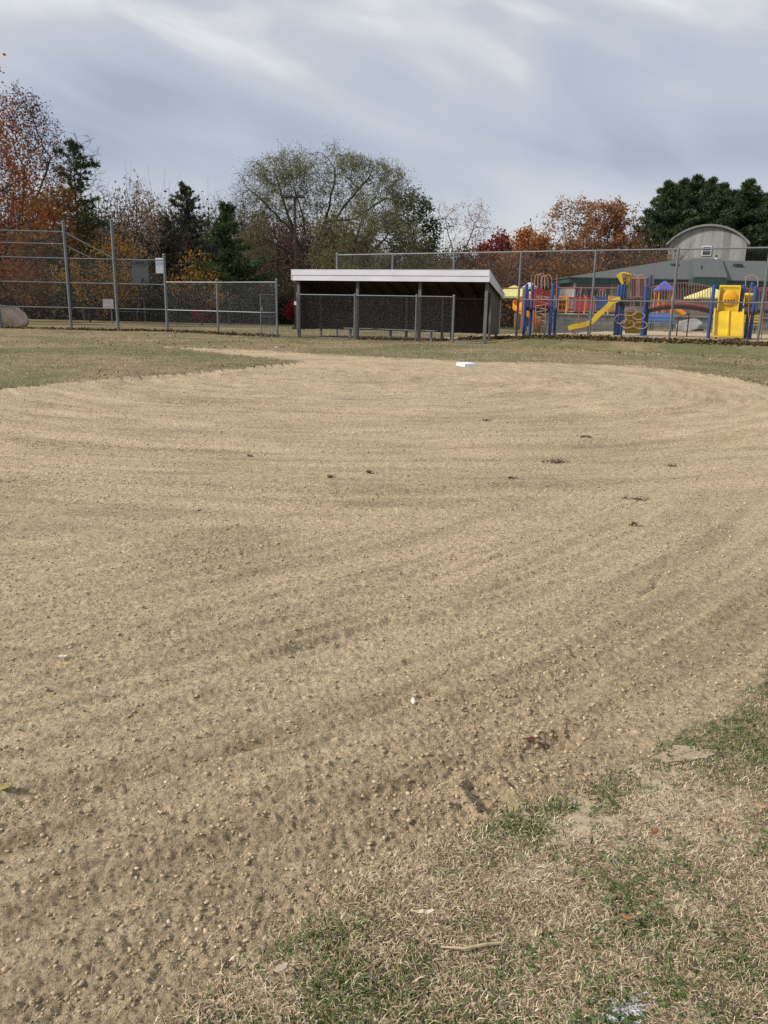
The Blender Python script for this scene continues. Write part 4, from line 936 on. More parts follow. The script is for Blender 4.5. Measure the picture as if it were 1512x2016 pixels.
# thickets: too dense to count
def thicket(name, spans, n_tw, n_lf, mats_, bark, seed, lsize=.15):
    rng = np.random.default_rng(seed); A = []; Bn = []; Lc = []
    for (px0, px1, Y0, Y1, h0, h1, wgt) in spans:
        k = int(n_tw * wgt); Yv = rng.uniform(Y0, Y1, k); px = rng.uniform(px0, px1, k); x = (px - 756) / 1600 * Yv; h = (h0 + (h1 - h0) * rng.random(k) ** 1.5) * (.75 + .4 * np.abs(perlin(x * .35, Yv * .35, seed)))
        g = np.where(Yv > 50, 0, terrain(x, Yv)); a = np.stack([x, Yv, g], 1); b = a + np.stack([rng.normal(0, .3, k) * h * .5, rng.normal(0, .3, k) * h * .5, h], 1)
        mid = a + (b - a) * .5 + rng.normal(0, .1, (k, 3)); A += [a, mid, mid]; Bn += [mid, b, b + rng.normal(0, .35, (k, 3)) * h[:, None] * .5]
        kk = int(n_lf * wgt); j = rng.integers(0, k, kk); Lc.append(a[j] + (b - a)[j] * (rng.random((kk, 1)) ** .7) + rng.normal(0, .35, (kk, 3)))
    A = np.concatenate(A); Bn = np.concatenate(Bn); V, F = prisms(A, Bn, np.full(len(A), .022), np.full(len(A), .010), 3)
    o = np_mesh(name, V, F, bark, None, False); tag(o, kind='stuff')
    Lc = np.concatenate(Lc); Lc = Lc[Lc[:, 2] > .05]; V, F = leaf_quads(Lc, lsize, 1.6, rng); c = np_mesh('leaves', V, F, mats_, o, False); return o
THK = leaf_mat('thicket_leaf', [(.045, .042, .026), (.075, .060, .036), (.11, .080, .045), (.065, .068, .034)], .25)
THB = leaf_mat('brown_thicket_leaf', [(.13, .065, .035), (.20, .095, .045), (.27, .135, .055), (.16, .10, .05)], .3)
thicket('undergrowth', [(-260, 580, 58, 68, .6, 3.4, 1.0), (560, 720, 62, 70, .8, 4.5, .35), (-260, 560, 66, 76, 2, 6.0, .6)], 4200, 120000, THK, BARK, 31, .22)
thicket('woodland_scrub', [(640, 1000, 62, 72, 1.0, 5.0, .8), (980, 1300, 72, 84, 2.5, 8.0, 1.2), (1240, 1560, 104, 112, 2, 5.0, .5)], 3600, 110000, THB, BARK_G, 32, .24)
thicket('far_woodland', [(-400, 700, 84, 100, 5.5, 13.5, 1.25), (650, 1300, 96, 112, 4.0, 10.5, .8)], 4600, 190000, THK, BARK_G, 33, .34)
tree('burning_bush', 'crimson bush behind the shorter fence left of the gate', 57, [[(398, 640), (398, 630)]], [(395, 617, 17, 15, 150), (408, 624, 14, 12, 70)], CRIM, 7, .12, 1.4, step=.2, kill=.26, twl=.25, seed=40, group='crimson bushes by the tree line', cat='bush', spread=.08)
tree('burning_bush', 'crimson bush beside the light pole at the left end of the dugout', 57, [[(576, 640), (576, 630)]], [(576, 606, 13, 20, 150), (571, 618, 10, 14, 70), (590, 612, 12, 18, 80)], CRIM, 7, .12, 1.4, step=.2, kill=.26, twl=.25, seed=41, group='crimson bushes by the tree line', cat='bush', spread=.08)

# leaf litter caught along the fence feet
LIT = [(.13, .07, .035), (.18, .10, .05), (.10, .06, .035), (.25, .16, .08), (.08, .07, .045)]
litter('leaf_litter', [(K[1][:2], K[2][:2], 260), (K[2][:2], B1[:2], 900), (B1[:2], B3[:2], 1700), (D(2.6, .35, 0)[:2], D(6.5, .9, 0)[:2], 700)], 0, .13, LIT, .085)
def TPo(t, o_): return (F0[0] + FD[0] * t + FN[0] * o_, F0[1] + FD[1] * t + FN[1] * o_)
litter('leaf_litter', [(TPo(6.5, -.45), TPo(26, -.45), 4200)], 0, .17, LIT, .07)
litter('weed_strip', [(TPo(7, -.42), TPo(26, -.42), 2300)], 0, .16, [(.055, .07, .026), (.075, .09, .034), (.10, .08, .04)], .07)
sl = [(-6, 30, 6, 34, 120), (-12, 28, -3, 26, 200), (-10, 36, 0, 36, 150), (5, 30, 12, 24, 150)]
litter('fallen_leaf_scatter', [((a, b), (c, d), k) for a, b, c, d, k in sl], 0, 2.2, [(.42, .34, .22), (.30, .18, .09), (.20, .11, .05)], .05)

# ------------------------------------------------------------------ boulder, lamp, boards, houses on the left
def boulder(name, label, c, sx, sy, sz, mt, seed, cat='boulder', sub=4):
    bm = bmesh.new(); bmesh.ops.create_icosphere(bm, subdivisions=sub, radius=1)
    rng = np.random.default_rng(seed); pl = rng.standard_normal((16, 3)); pl /= np.linalg.norm(pl, axis=1)[:, None]; pd = rng.uniform(.66, .95, 16)
    for v in bm.verts:
        p = np.array(v.co); 
        for n_, d_ in zip(pl, pd):
            k = p @ n_ - d_
            if k > 0: p = p - n_ * k * .95
        q = p * (1 + .05 * float(fbm(p[0] * 2 + seed, p[1] * 2 + p[2] * 1.7, 3, 2)))
        v.co = (q[0] * sx, q[1] * sy, q[2] * sz)
    me = bpy.data.meshes.new(name); bm.to_mesh(me); bm.free(); me.polygons.foreach_set('use_smooth', np.ones(len(me.polygons), bool)); me.set_sharp_from_angle(angle=R(24))
    o = link_mesh(name, me, mt); o.location = c; return tag(o, label, cat)
ROCK = mat('pinkish_granite', (.38, .30, .235), .9, .45, 2.2, .7, 9)
bq = P(2, 648, 40.2); boulder('boulder', 'big rounded pinkish grey boulder behind the backstop at the left edge', (bq.x - .12, 40.4, .40), 1.38, 1.0, .82, ROCK, 4)
BRZ = mat('dark_bronze_metal', (.035, .033, .030), .5, .2, 2)
zt = P(581, 386, 47).z; lx = X(582.5, 47); lp = thing('light_pole', 'dark square light pole with twin flat lamp heads beside the dugout', 'light pole', None, (lx, 47, 0))
MB().cbox((0, 0, (zt - .04) / 2), (.125, 0, 0), (0, .125, 0), (0, 0, zt - .04)).build('pole', BRZ, lp, False, .01)
MB().cbox((0, 0, .07), (.42, 0, 0), (0, .42, 0), (0, 0, .2)).build('base_plate', BRZ, lp, False, .02)
zt = P(581, 386, 47).z
MB().cbox((0, 0, zt - .05), (.5, 0, 0), (0, .06, 0), (0, 0, .06)).build('cross_arm', BRZ, lp)
for s in (-1, 1):
    MB().hexa([(s * .12, -.17, zt - .07), (s * .56, -.17, zt - .11), (s * .56, .17, zt - .11), (s * .12, .17, zt - .07), (s * .14, -.15, zt + .07), (s * .54, -.15, zt + .00), (s * .54, .15, zt + .00), (s * .14, .15, zt + .07)]).build('lamp_head', BRZ, lp, False, .015)
bx_ = MB().cbox((-.02, -.10, P(583, 597, 47).z), (.13, 0, 0), (0, .05, 0), (0, 0, .2)).build('notice_plate', MATS['white_sign_paint'], lp)
hb = P(213, 598, 50); hp = thing('basketball_hoop', 'small white basketball backboard on a pole beyond the backstop', 'basketball hoop', None, (hb.x, 50, 0))
MB().cbox((0, 0, hb.z), (.64, 0, 0), (0, .04, 0), (0, 0, .56)).build('backboard', mat('dull_white_board', (.50, .50, .48), .6, .1, 4), hp, False, .01)
MB().tube([(0, .5, -.1), (0, .5, hb.z - .2), (0, .05, hb.z - .05)], .045, 8).build('pole', GALV_D, hp, True)
hr = MB(); hr.tube([(.2 * math.cos(k * .524), -.25 + .2 * math.sin(k * .524), hb.z - .17) for k in range(12)], .012, 6, closed=True); hr.build('rim', mat('orange_rim_metal', (.45, .1, .03), .5), hp, True)
g0 = P(232, 588, 54); g1_ = P(283, 588, 54)
gl = thing('soccer_goal', 'thin grey metal goal frame standing on the grass beyond the backstop', 'goal')
f_ = MB(); f_.tube([(g0.x, 54, -.05), (g0.x, 54, g0.z), (g1_.x, 54, g1_.z), (g1_.x + .05, 54, -.05)], .03, 6); f_.tube([(g0.x, 54, .75), (g1_.x, 54, .75)], .02, 6); f_.build('frame', GALV, gl)
# white houses far behind the trees
SID = mat('white_clapboard', (.52, .53, .54), .7, .08, 3, .3, 8, stretch=(.1, .1, 4)); RFD = mat('grey_roof_shingle', (.12, .115, .11), .9, .25, 8)
GLS = mat('dark_window_glass', (.03, .035, .045), .15, .2, 2, spec=.6)
def house(label, pxc, Y, w, d, eave, ridge, seed, rot=0.0, wins=((-.25, .45), (.25, .45))):
    o = thing('house', label, 'house', 'white houses behind the trees', (X(pxc, Y), Y, 0)); o.rotation_euler = (0, 0, rot)
    b = MB(); b.add([(-w / 2, 0, 0), (w / 2, 0, 0), (w / 2, 0, eave), (0, 0, ridge), (-w / 2, 0, eave), (-w / 2, d, 0), (w / 2, d, 0), (w / 2, d, eave), (0, d, ridge), (-w / 2, d, eave)], [(0, 1, 2, 3, 4), (9, 8, 7, 6, 5), (0, 5, 6, 1), (1, 6, 7, 2), (0, 4, 9, 5)]); b.build('wall', SID, o)
    sl_ = (ridge - eave) / (w / 2); r_ = MB()
    for s in (-1, 1):
        e = s * (w / 2 + .3); r_.hexa([(0, -.3, ridge + .02), (e, -.3, eave - .3 * sl_ + .02), (e, d + .3, eave - .3 * sl_ + .02), (0, d + .3, ridge + .02), (0, -.3, ridge + .16), (e, -.3, eave - .3 * sl_ + .16), (e, d + .3, eave - .3 * sl_ + .16), (0, d + .3, ridge + .16)])
    r_.build('roof', RFD, o)
    for (fx_, fz) in wins:
        wf = MB().cbox((w * fx_, -.02, eave * fz + .6), (1.0, 0, 0), (0, .06, 0), (0, 0, 1.3)).build('window', WHITE, o); MB().cbox((w * fx_, -.055, eave * fz + .6), (.84, 0, 0), (0, .02, 0), (0, 0, 1.14)).build('pane', GLS, wf)
house('white gabled house peeking through the trees above the boulder', 83, 76, 2.2, 3.2, 1.85, 2.75, 1, .35, ())
house('white house half hidden behind the conifer and the gate', 515, 84, 6.0, 8.0, 3.0, 4.4, 2, .15)
# grey board fence under the trees
sf = thing('board_fence', 'grey weathered board fence in the shade under the trees left of the dugout', 'fence')
b = MB(); xa, xb = X(405, 60), X(560, 60); n = 40
for i in range(n): b.cbox((xa + (xb - xa) * (i + .5) / n, 60 + random.uniform(-.01, .01), .62), ((xb - xa) / n * .93, 0, 0), (0, .025, 0), (0, 0, 1.2 + random.uniform(-.03, .03)))
b.build('boards', mat('dark_grey_board', (.075, .072, .068), .9, .35, 4), sf)
for i in range(5): MB().cbox((xa + (xb - xa) * i / 4, 60.07, .64), (.1, 0, 0), (0, .1, 0), (0, 0, 1.3)).build('post', MATS['dark_grey_board'], sf)

# ------------------------------------------------------------------ school: terrace, stone wall, low building, arched hall
TER = 1.16
tr_ = MB(); tr_.box((9.6, 50.35, -.05), (60, 0, 0), (0, 75, 0), (0, 0, TER + .05)); tag(tr_.build('terrace_ground', TURF_M), kind='structure')
STONE = bpy.data.materials.new('block_stone'); STONE.use_nodes = True
def stone_nodes(m_, c1, c2, mortar, sx, bw, rh):
    t = m_.node_tree; bs = t.nodes['Principled BSDF']; bs.inputs['Roughness'].default_value = .92; L = t.links.new; tc = N(t, 'ShaderNodeTexCoord')
    sp = N(t, 'ShaderNodeSeparateXYZ'); L(tc.outputs['Object'], sp.inputs[0]); cb = N(t, 'ShaderNodeCombineXYZ'); L(sp.outputs[0], cb.inputs[0]); L(sp.outputs[2], cb.inputs[1])
    br = N(t, 'ShaderNodeTexBrick'); br.inputs['Color1'].default_value = (*c1, 1); br.inputs['Color2'].default_value = (*c2, 1); br.inputs['Mortar'].default_value = (*mortar, 1); br.inputs['Scale'].default_value = sx
    br.inputs['Brick Width'].default_value = bw; br.inputs['Row Height'].default_value = rh; br.inputs['Mortar Size'].default_value = .012; L(cb.outputs[0], br.inputs[0])
    n = noise(t, tc.outputs['Object'], 3.0, 6, .7); c = mixc(t, .7, br.outputs[0], ramp_link(t, n.outputs[0], [(.3, .55), (.7, 1.3)]), 'MULTIPLY'); L(c, bs.inputs['Base Color'])
    bp = N(t, 'ShaderNodeBump'); bp.inputs['Strength'].default_value = .5; L(n.outputs[0], bp.inputs['Height']); L(bp.outputs[0], bs.inputs['Normal'])
stone_nodes(STONE, (.20, .19, .175), (.26, .245, .22), (.10, .095, .09), 1, .75, .28)
BRICK = bpy.data.materials.new('pinkish_grey_brick'); BRICK.use_nodes = True; stone_nodes(BRICK, (.28, .22, .20), (.34, .285, .26), (.27, .25, .235), 1, .22, .085)
rw = MB(); rw.box((9.5, 49.9, -.05), (60, 0, 0), (0, .42, 0), (0, 0, TER + .02))
wl = thing('retaining_wall', 'grey block stone retaining wall behind the playground', 'wall'); rw.build('stone_face', STONE, wl, False, .02)
cp = MB(); cp.box((9.44, 49.84, TER - .025), (60.1, 0, 0), (0, .55, 0), (0, 0, .09)); cp.build('coping', mat('pale_capstone', (.30, .29, .27), .9, .25, 3, .3), wl, False, .01)

sch = thing('school_building', 'long low brick school with grey hip roof and teal fascia', 'building')
YB = 62.0; ez = P(1300, 552, YB).z; x0 = X(1117, YB); x1 = X(1700, YB)
b = MB(); b.box((x0 + .3, YB, TER - .02), (x1 - x0 - .3, 0, 0), (0, 16, 0), (0, 0, ez - TER - .28)); b.build('wall', BRICK, sch)
TEAL = mat('teal_painted_fascia', (.030, .075, .080), .6, .15, 2)
b = MB(); b.box((x0 - .2, YB - .55, ez - .30), (x1 - x0, 0, 0), (0, 17.1, 0), (0, 0, .32)); b.build('fascia', TEAL, sch, False, .01)
rz = P(1400, 512, YB + 8.5).z; rl, rr = X(1322, YB + 8.5), X(1495, YB + 8.5)
RSH = mat('grey_green_shingle', (.098, .104, .104), .92, .22, 5, .5, 22, stretch=(1, 1, 3))
b = MB(); xa, xb, ya, yb, ze = x0 - .3, x1 + .3, YB - .65, YB + 17.6, ez + .03
b.add([(xa, ya, ze), (xb, ya, ze), (xb, yb, ze), (xa, yb, ze), (rl, YB + 8.5, rz), (rr, YB + 8.5, rz), (xa, ya, ze + .07), (xb, ya, ze + .07), (xb, yb, ze + .07), (xa, yb, ze + .07)], [(0, 3, 2, 1), (0, 1, 7, 6), (1, 2, 8, 7), (2, 3, 9, 8), (3, 0, 6, 9), (6, 7, 5, 4), (7, 8, 5), (8, 9, 4, 5), (9, 6, 4)])
roof = b.build('roof', RSH, sch)
# projecting entrance roof
q1, q2 = P(1366, 546, YB - 1.6), P(1432, 546, YB - 1.6); q3, q4 = P(1362, 508, YB + 8.3), P(1421, 508, YB + 8.3)
b = MB(); b.hexa([(q1.x, YB - 1.6, q1.z - .02), (q2.x, YB - 1.6, q1.z - .02), (q4.x, YB + 8.3, q3.z - .5), (q3.x, YB + 8.3, q3.z - .5), (q1.x, YB - 1.6, q1.z + .06), (q2.x, YB - 1.6, q1.z + .06), (q4.x, YB + 8.3, q3.z), (q3.x, YB + 8.3, q3.z)]); b.build('entrance_roof', RSH, sch)
b = MB(); b.box((q1.x - .02, YB - 1.58, q1.z - .62), (q2.x - q1.x + .04, 0, 0), (0, 1.0, 0), (0, 0, .58)); b.build('entrance_fascia', TEAL, sch)
for px, py in ((1330, 523), (1455, 523)):
    p = P(px, py, YB + 5.2); MB().hexa([(p.x - .35, YB + 5.0, p.z - .12), (p.x + .35, YB + 5.0, p.z - .12), (p.x + .35, YB + 5.7, p.z - .12), (p.x - .35, YB + 5.7, p.z - .12), (p.x - .25, YB + 5.1, p.z + .12), (p.x + .25, YB + 5.1, p.z + .12), (p.x + .25, YB + 5.7, p.z + .2), (p.x - .25, YB + 5.7, p.z + .2)]).build('roof_vent', mat('black_vent', (.02, .02, .02), .6), roof)
for px, p0, p1, Yv in ((1381, 533, 523, YB + 2.2), (1410, 508, 502, YB + 8.2)):
    a_, b_ = P(px, p0, Yv), P(px, p1, Yv); MB().tube([(a_.x, Yv, a_.z - .15), (a_.x, Yv, b_.z)], .07, 8).build('vent_pipe', MATS['black_vent'], roof, True)
    MB().tube([(a_.x, Yv, a_.z - .12), (a_.x, Yv, a_.z + .02)], [.22, .1], 10).build('flashing', mat('pale_flashing', (.5, .5, .5), .5), roof, True)
for k, px in enumerate((1150, 1185, 1255, 1300, 1345, 1400, 1450, 1500)):
    p = P(px, 578, YB); wf = MB().cbox((p.x, YB - .02, TER + 1.75), (1.5, 0, 0), (0, .08, 0), (0, 0, 1.25)).build('window', mat('pale_window_frame', (.42, .41, .40), .6), sch)
    MB().cbox((p.x, YB - .07, TER + 1.75), (1.3, 0, 0), (0, .02, 0), (0, 0, 1.05)).build('pane', GLS, wf)
MB().cbox((x0 + .32, YB - .12, (TER + ez - .3) / 2), (.12, 0, 0), (0, .1, 0), (0, 0, ez - TER - .32)).build('downspout', WHITE, sch)

YH = 86.0; hall = thing('arched_hall', 'pale grey hall with rounded barrel roof rising behind the school', 'building')
CONC = bpy.data.materials.new('streaked_pale_plaster'); CONC.use_nodes = True
def conc_nodes(m_):
    t, bs, tc = ground_nodes(m_); L = t.links.new; mp = N(t, 'ShaderNodeMapping'); mp.inputs[3].default_value = (1.3, 1, .05); L(tc.outputs['Object'], mp.inputs[0])
    n = noise(t, mp.outputs[0], 1.2, 4, .6); n2 = noise(t, tc.outputs['Object'], 2.5, 6, .7)
    st = ramp_link(t, n.outputs[0], [(.36, (.24, .235, .22)), (.46, (.33, .325, .31)), (.7, (.39, .385, .365))])
    c = mixc(t, .6, st, ramp_link(t, n2.outputs[0], [(.3, .75), (.7, 1.1)]), 'MULTIPLY'); L(c, bs.inputs['Base Color'])
conc_nodes(CONC)
hl, hr_ = P(1321, 478, YH), P(1465, 478, YH); top = P(1395, 446, YH).z; spr = hl.z; hc = (hl.x + hr_.x) / 2; hw = (hr_.x - hl.x) / 2
sag = top - spr; Rr = (hw * hw + sag * sag) / (2 * sag); th0 = math.asin(hw / Rr); NA = 24
arc = [(hc + Rr * math.sin(-th0 + 2 * th0 * k / NA), top - Rr + Rr * math.cos(-th0 + 2 * th0 * k / NA)) for k in range(NA + 1)]
b = MB(); n = NA + 3; outl = [(hl.x, 0)] + [(x, z) for x, z in arc] + [(hr_.x, 0)]
b.add([(x, YH, z) for x, z in outl] + [(x, YH + 22, z) for x, z in outl], [tuple(range(len(outl)))] + [tuple(range(len(outl), 2 * len(outl)))[::-1]] + [(k, k + 1, k + 1 + len(outl), k + len(outl)) for k in range(len(outl) - 1)])
b.build('wall', CONC, hall)
b = MB(); prof = [(hc + (Rr + o_) * math.sin(a_), top - Rr + (Rr + o_) * math.cos(a_)) for o_ in (.02, .22) for a_ in [-th0 * 1.05 + 2.1 * th0 * k / NA for k in range(NA + 1)]]
M_ = NA + 1; vs = [(x, YH - .35, z) for x, z in prof] + [(x, YH + 22.2, z) for x, z in prof]; fs = []
for k in range(NA):
    i0, i1, o0, o1_ = k, k + 1, M_ + k, M_ + k + 1; t_ = 2 * M_; fs += [(i0, i1, o1_, o0), (i0 + t_, o0 + t_, o1_ + t_, i1 + t_), (o0, o1_, o1_ + t_, o0 + t_), (i0, i0 + t_, i1 + t_, i1)]
fs += [(0, M_, 3 * M_, 2 * M_), (NA, NA + 2 * M_, NA + 3 * M_, NA + M_)]
b.add(vs, fs); b.build('roof', mat('pale_roof_edge', (.21, .205, .195), .8, .2, 2), hall)
hall_ang = -math.atan2(hc, YH) + R(2.5); hcv = Vector((hc, YH, 0)); hall.rotation_euler = (0, 0, hall_ang); hall.location = hcv - Matrix.Rotation(hall_ang, 3, 'Z') @ hcv
p = P(1391, 494, YH); wf = MB().cbox((p.x, YH - .03, p.z), (.95, 0, 0), (0, .1, 0), (0, 0, .98)).build('window', WHITE, hall); MB().cbox((p.x, YH - .09, p.z), (.72, 0, 0), (0, .03, 0), (0, 0, .76)).build('pane', GLS, wf)
MB().cbox((p.x, YH - .11, p.z), (.72, 0, 0), (0, .02, 0), (0, 0, .05)).build('sash_bar', WHITE, wf)

# ------------------------------------------------------------------ playground structure in front
PA = P(1033, 660, 35.2); PC = P(1397, 666, 32.8)
pu = Vector((PC.x - PA.x, PC.y - PA.y, 0)).normalized(); pv = Vector((-pu.y, pu.x, 0))
def FP(px, py, d=0.0):
    r_ = ray(px, py); n_ = pv; o_ = PA + pv * d; k = (n_.dot(Vector((o_.x, o_.y, 0)))) / n_.dot(r_)
    return Vector((r_.x * k, r_.y * k, CAM_H + r_.z * k))
BLUE = mat('blue_painted_steel', (.015, .065, .24), .42, .12, 2, spec=.5); PIPE = mat('red_brown_pipe', (.26, .105, .085), .5, .15, 3); PIPEL = mat('tan_pink_pipe', (.42, .24, .19), .5, .15, 3)
REDP = mat('dark_red_plastic', (.30, .025, .028), .45, .15, 3); YEL = mat('yellow_plastic', (.66, .44, .02), .4, .10, 2, spec=.5); YELD = mat('mustard_plastic', (.40, .27, .012), .5, .12, 2); DECK = mat('dark_brown_deck', (.030, .020, .018), .8, .3, 4)
ORG = mat('orange_plastic', (.70, .26, .03), .45, .1, 2); AMB = mat('amber_plastic', (.72, .36, .015), .4, .1, 2); REDB = mat('red_plastic', (.50, .03, .045), .45, .12, 2); BLUB = mat('bright_blue_plastic', (.03, .11, .42), .45, .1, 2); LEM = mat('lemon_fabric', (.62, .57, .22), .7, .08, 2)
pl = thing('playground_structure', 'blue-posted climbing structure with red-brown rails, yellow slides and arched bridge', 'playground structure')
def gnd(p): return Vector((p.x, p.y, gz(p.x, p.y) + .01))
def ppost(px, pyt, d=0, r=.07, mt=BLUE):
    t = FP(px, pyt, d); g = gnd(t); b = MB().tube([(t.x, t.y, g.z - .08), (t.x, t.y, t.z)], r, 12).build('post', mt, pl, True)
    MB().sphere((t.x, t.y, t.z), r * 1.12, 12, 6, (1, 1, .7)).build('post_cap', mt, b, True); return t
for a in ((1037, 561, 0), (1089, 561, 0), (1049, 562, .95), (1098, 563, .95), (1219, 564, 0), (1232, 546, .8), (1226, 556, .4), (1273, 564, 0), (1282, 543, .8), (1406, 564, 0), (1464, 564, 0), (1481, 559, .95), (1489, 566, .1)): ppost(*a)
def pipe(pts, r=.022, mt=PIPE, nm='rail', cl=False): return MB().tube(pts, r, 8, closed=cl).build(nm, mt, pl, True)
def bars(px0, px1, ya, yb, d, n, nm, mt=PIPE, r=.014, frame=True):
    """vertical bar panel: ya, yb give the top and bottom pixel rows as functions of t"""
    b = MB()
    for i in range(n):
        t = i / (n - 1); px = px0 + (px1 - px0) * t; b.tube([FP(px, ya(t), d), FP(px, yb(t), d)], r, 6)
    if frame:
        for f in (ya, yb): b.tube([FP(px0 + (px1 - px0) * i / 10, f(i / 10), d) for i in range(11)], r * 1.6, 6)
    return b.build(nm, mt, pl, True)
def deck(px0, px1, py, d0, d1, th=.12, nm='deck', mt=DECK):
    a, b_, c, e = FP(px0, py, d0), FP(px1, py, d0), FP(px1, py, d1), FP(px0, py, d1)
    for q in (c, e): q.z = a.z
    b_.z = a.z
    return MB().hexa([q - zz * th for q in (a, b_, c, e)] + [a, b_, c, e]).build(nm, mt, pl, False, .01)
# left tower
deck(1035, 1090, 604.5, 0, .95)
slat = MB()
for i in range(13):
    t = i / 12; a, c = FP(1053 + 34 * t, 565 + 12 * t, .93), FP(1053 + 34 * t, 603, .93); slat.cbox((a + c) / 2, pu * .045, pv * .02, zz * (a.z - c.z))
for f in (0, 1): slat.tube([FP(1053, 565 if f == 0 else 602, .95), FP(1087, 577 if f == 0 else 602, .95)], .025, 6)
slat.build('slatted_panel', REDP, pl)
for k, (px, h) in enumerate(((1060, 540), (1066, 538.5), (1072, 543), (1079, 541))):
    w = 7; pts = [FP(px - w, 566, .5 + .15 * k)] + [FP(px - w * math.cos(a_), h + 9 - 9 * math.sin(a_), .5 + .15 * k) for a_ in np.linspace(0, math.pi, 9)] + [FP(px + w, 568, .5 + .15 * k)]
    pipe(pts, .016, PIPEL, 'hoop')
pipe([FP(1046, 606, .6), FP(1046.5, 543, .6), FP(1047, 541.5, .6)], .025, PIPE, 'pole'); pipe([FP(1096, 606, .6), FP(1096.5, 543, .6), FP(1098, 541, .6)], .025, PIPE, 'pole')
cs = FP(1062.5, 656, -.45); ct = FP(1063, 580, -.45); n = 150
pipe([Vector((cs.x + .27 * (1 - .25 * (1 - i / n)) * math.cos(i / n * 2 * math.pi * 6.5), cs.y + .27 * math.sin(i / n * 2 * math.pi * 6.5), cs.z + (ct.z - cs.z) * i / n)) for i in range(n + 1)], .019, PIPEL, 'spiral_climber')
g = gnd(cs); pipe([g - zz * .05, Vector((cs.x, cs.y, ct.z + .1)), FP(1066, 576, .0)], .02, PIPE, 'climber_pole')
for px in (1055, 1074): pipe([gnd(FP(px, 650, -.15)), FP(px, 600, -.15)], .018, PIPEL, 'ladder_pole')
# overhead ladder to the left and to the centre tower
for d in (.1, .85): pipe([FP(975, 568.5, d), FP(1037, 566.5, d)], .028, PIPE, 'overhead_bar'); pipe([FP(1098, 566.5, d), FP(1219, 567.5, d)], .028, PIPE, 'overhead_bar')
for k, px in enumerate((1128, 1140, 1153, 1166, 1179, 1190, 1203)):
    pipe([FP(px, 568, .1), FP(px, 568, .85)], .014, PIPE, 'rung')
    pipe([FP(px, 568, .48), FP(px - 3.5, 583, .48), FP(px + 3.5, 583, .48)], .012, PIPEL, 'hanging_ring', True)
for px in (1144, 1167):
    t = FP(px, 568, -.1); g = gnd(t); pipe([g - zz * .08, t - zz * .12, t + zz * .0 + pv * .12, FP(px, 568, .85)], .026, PIPE, 'pole')
bo = FP(1162.5, 617, -.25); g = gnd(bo); sp_ = MB().tube([(bo.x, bo.y, g.z - .05), (bo.x, bo.y, bo.z)], .065, 12).build('step_post', BLUE, pl, True); MB().sphere(bo, .09, 12, 8).build('ball_cap', BLUE, sp_, True)
# wavy slide
def slide(pts, w, wall, mt, nm='slide', wd=None):
    prof = [(-w / 2 - .025, wall), (-w / 2 - .025, -.03), (w / 2 + .025, -.03), (w / 2 + .025, wall), (w / 2, wall), (w / 2 - .02, .02), (-w / 2 + .02, .02), (-w / 2, wall)]
    return MB().sweep(pts, prof, wd or pv).build(nm, mt, pl, True)
def smooth(pts, n=8):
    out = []
    for i in range(len(pts) - 1):
        p0, p1, p2, p3 = pts[max(i - 1, 0)], pts[i], pts[i + 1], pts[min(i + 2, len(pts) - 1)]
        for k in range(n):
            t = k / n; out.append(.5 * ((2 * p1) + (p2 - p0) * t + (2 * p0 - 5 * p1 + 4 * p2 - p3) * t * t + (3 * p1 - p0 - 3 * p2 + p3) * t ** 3))
    return out + [pts[-1]]
sw = slide(smooth([FP(1221, 592, -.1), FP(1208, 597, -.15), FP(1196, 609, -.25), FP(1181, 622, -.35), FP(1169, 634, -.45), FP(1156, 641, -.52), FP(1144, 644, -.6), FP(1131, 646, -.66), FP(1121, 650, -.7)]), .42, .17, YEL)
p = FP(1128, 649, -.7); MB().tube([gnd(p) - zz * .05, p], .02, 6).build('slide_foot', PIPE, sw)
# centre tower
deck(1220, 1276, 588, 0, .8, .28, 'deck')
bars(1240, 1272, lambda t: 549, lambda t: 585, .02, 9, 'bar_panel'); bars(1232, 1280, lambda t: 548, lambda t: 585, .8, 13, 'bar_panel')
for px in (1250, 1262): pipe([FP(px - 8, 585, .4)] + [FP(px - 8 * math.cos(a_), 550 - 9 * math.sin(a_), .4) for a_ in np.linspace(0, math.pi, 9)] + [FP(px + 8, 585, .4)], .016, PIPEL, 'hoop')
pipe([FP(1230, 560, .4), FP(1230.5, 533, .4)], .026, PIPE, 'pole'); pipe([FP(1286, 560, .6), FP(1287, 523, .6)], .026, PIPE, 'pole')
for k, (pa_, pb_) in enumerate((((1219, 541), (1226, 560)), ((1238, 539), (1235, 562)))):
    a, c = FP(pa_[0], pa_[1], .1 + .3 * k), FP(pb_[0], pb_[1], .1 + .3 * k); w = pu * .12
    MB().hexa([c - w * .4 - pv * .03, c + w * .4 - pv * .03, c + w * .4 + pv * .05, c - w * .4 + pv * .05, a - w - pv * .06, a + w - pv * .06, a + w + pv * .1, a - w + pv * .1]).build('slide_hood', YEL, pl, False, .02)
MB().tube([FP(1219, 540, .2), FP(1228, 538, .25), FP(1238, 540, .3)], .05, 8).build('slide_hood', YEL, pl, True)
a, c = FP(1230, 656, .35), FP(1267, 615, .35); pn = MB().box((a.x, a.y, a.z), Vector((c.x - a.x, c.y - a.y, 0)), pv * .05, zz * (c.z - a.z)).build('game_panel', YELD, pl, False, .02)
for i in range(3):
    for j in range(3):
        q = FP(1239 + i * 10, 626 + j * 9, .30); MB().tube([q - pu * .06, q + pu * .06], .055, 8).build('spinner', YEL if (i + j) % 2 else YELD, pn, True)
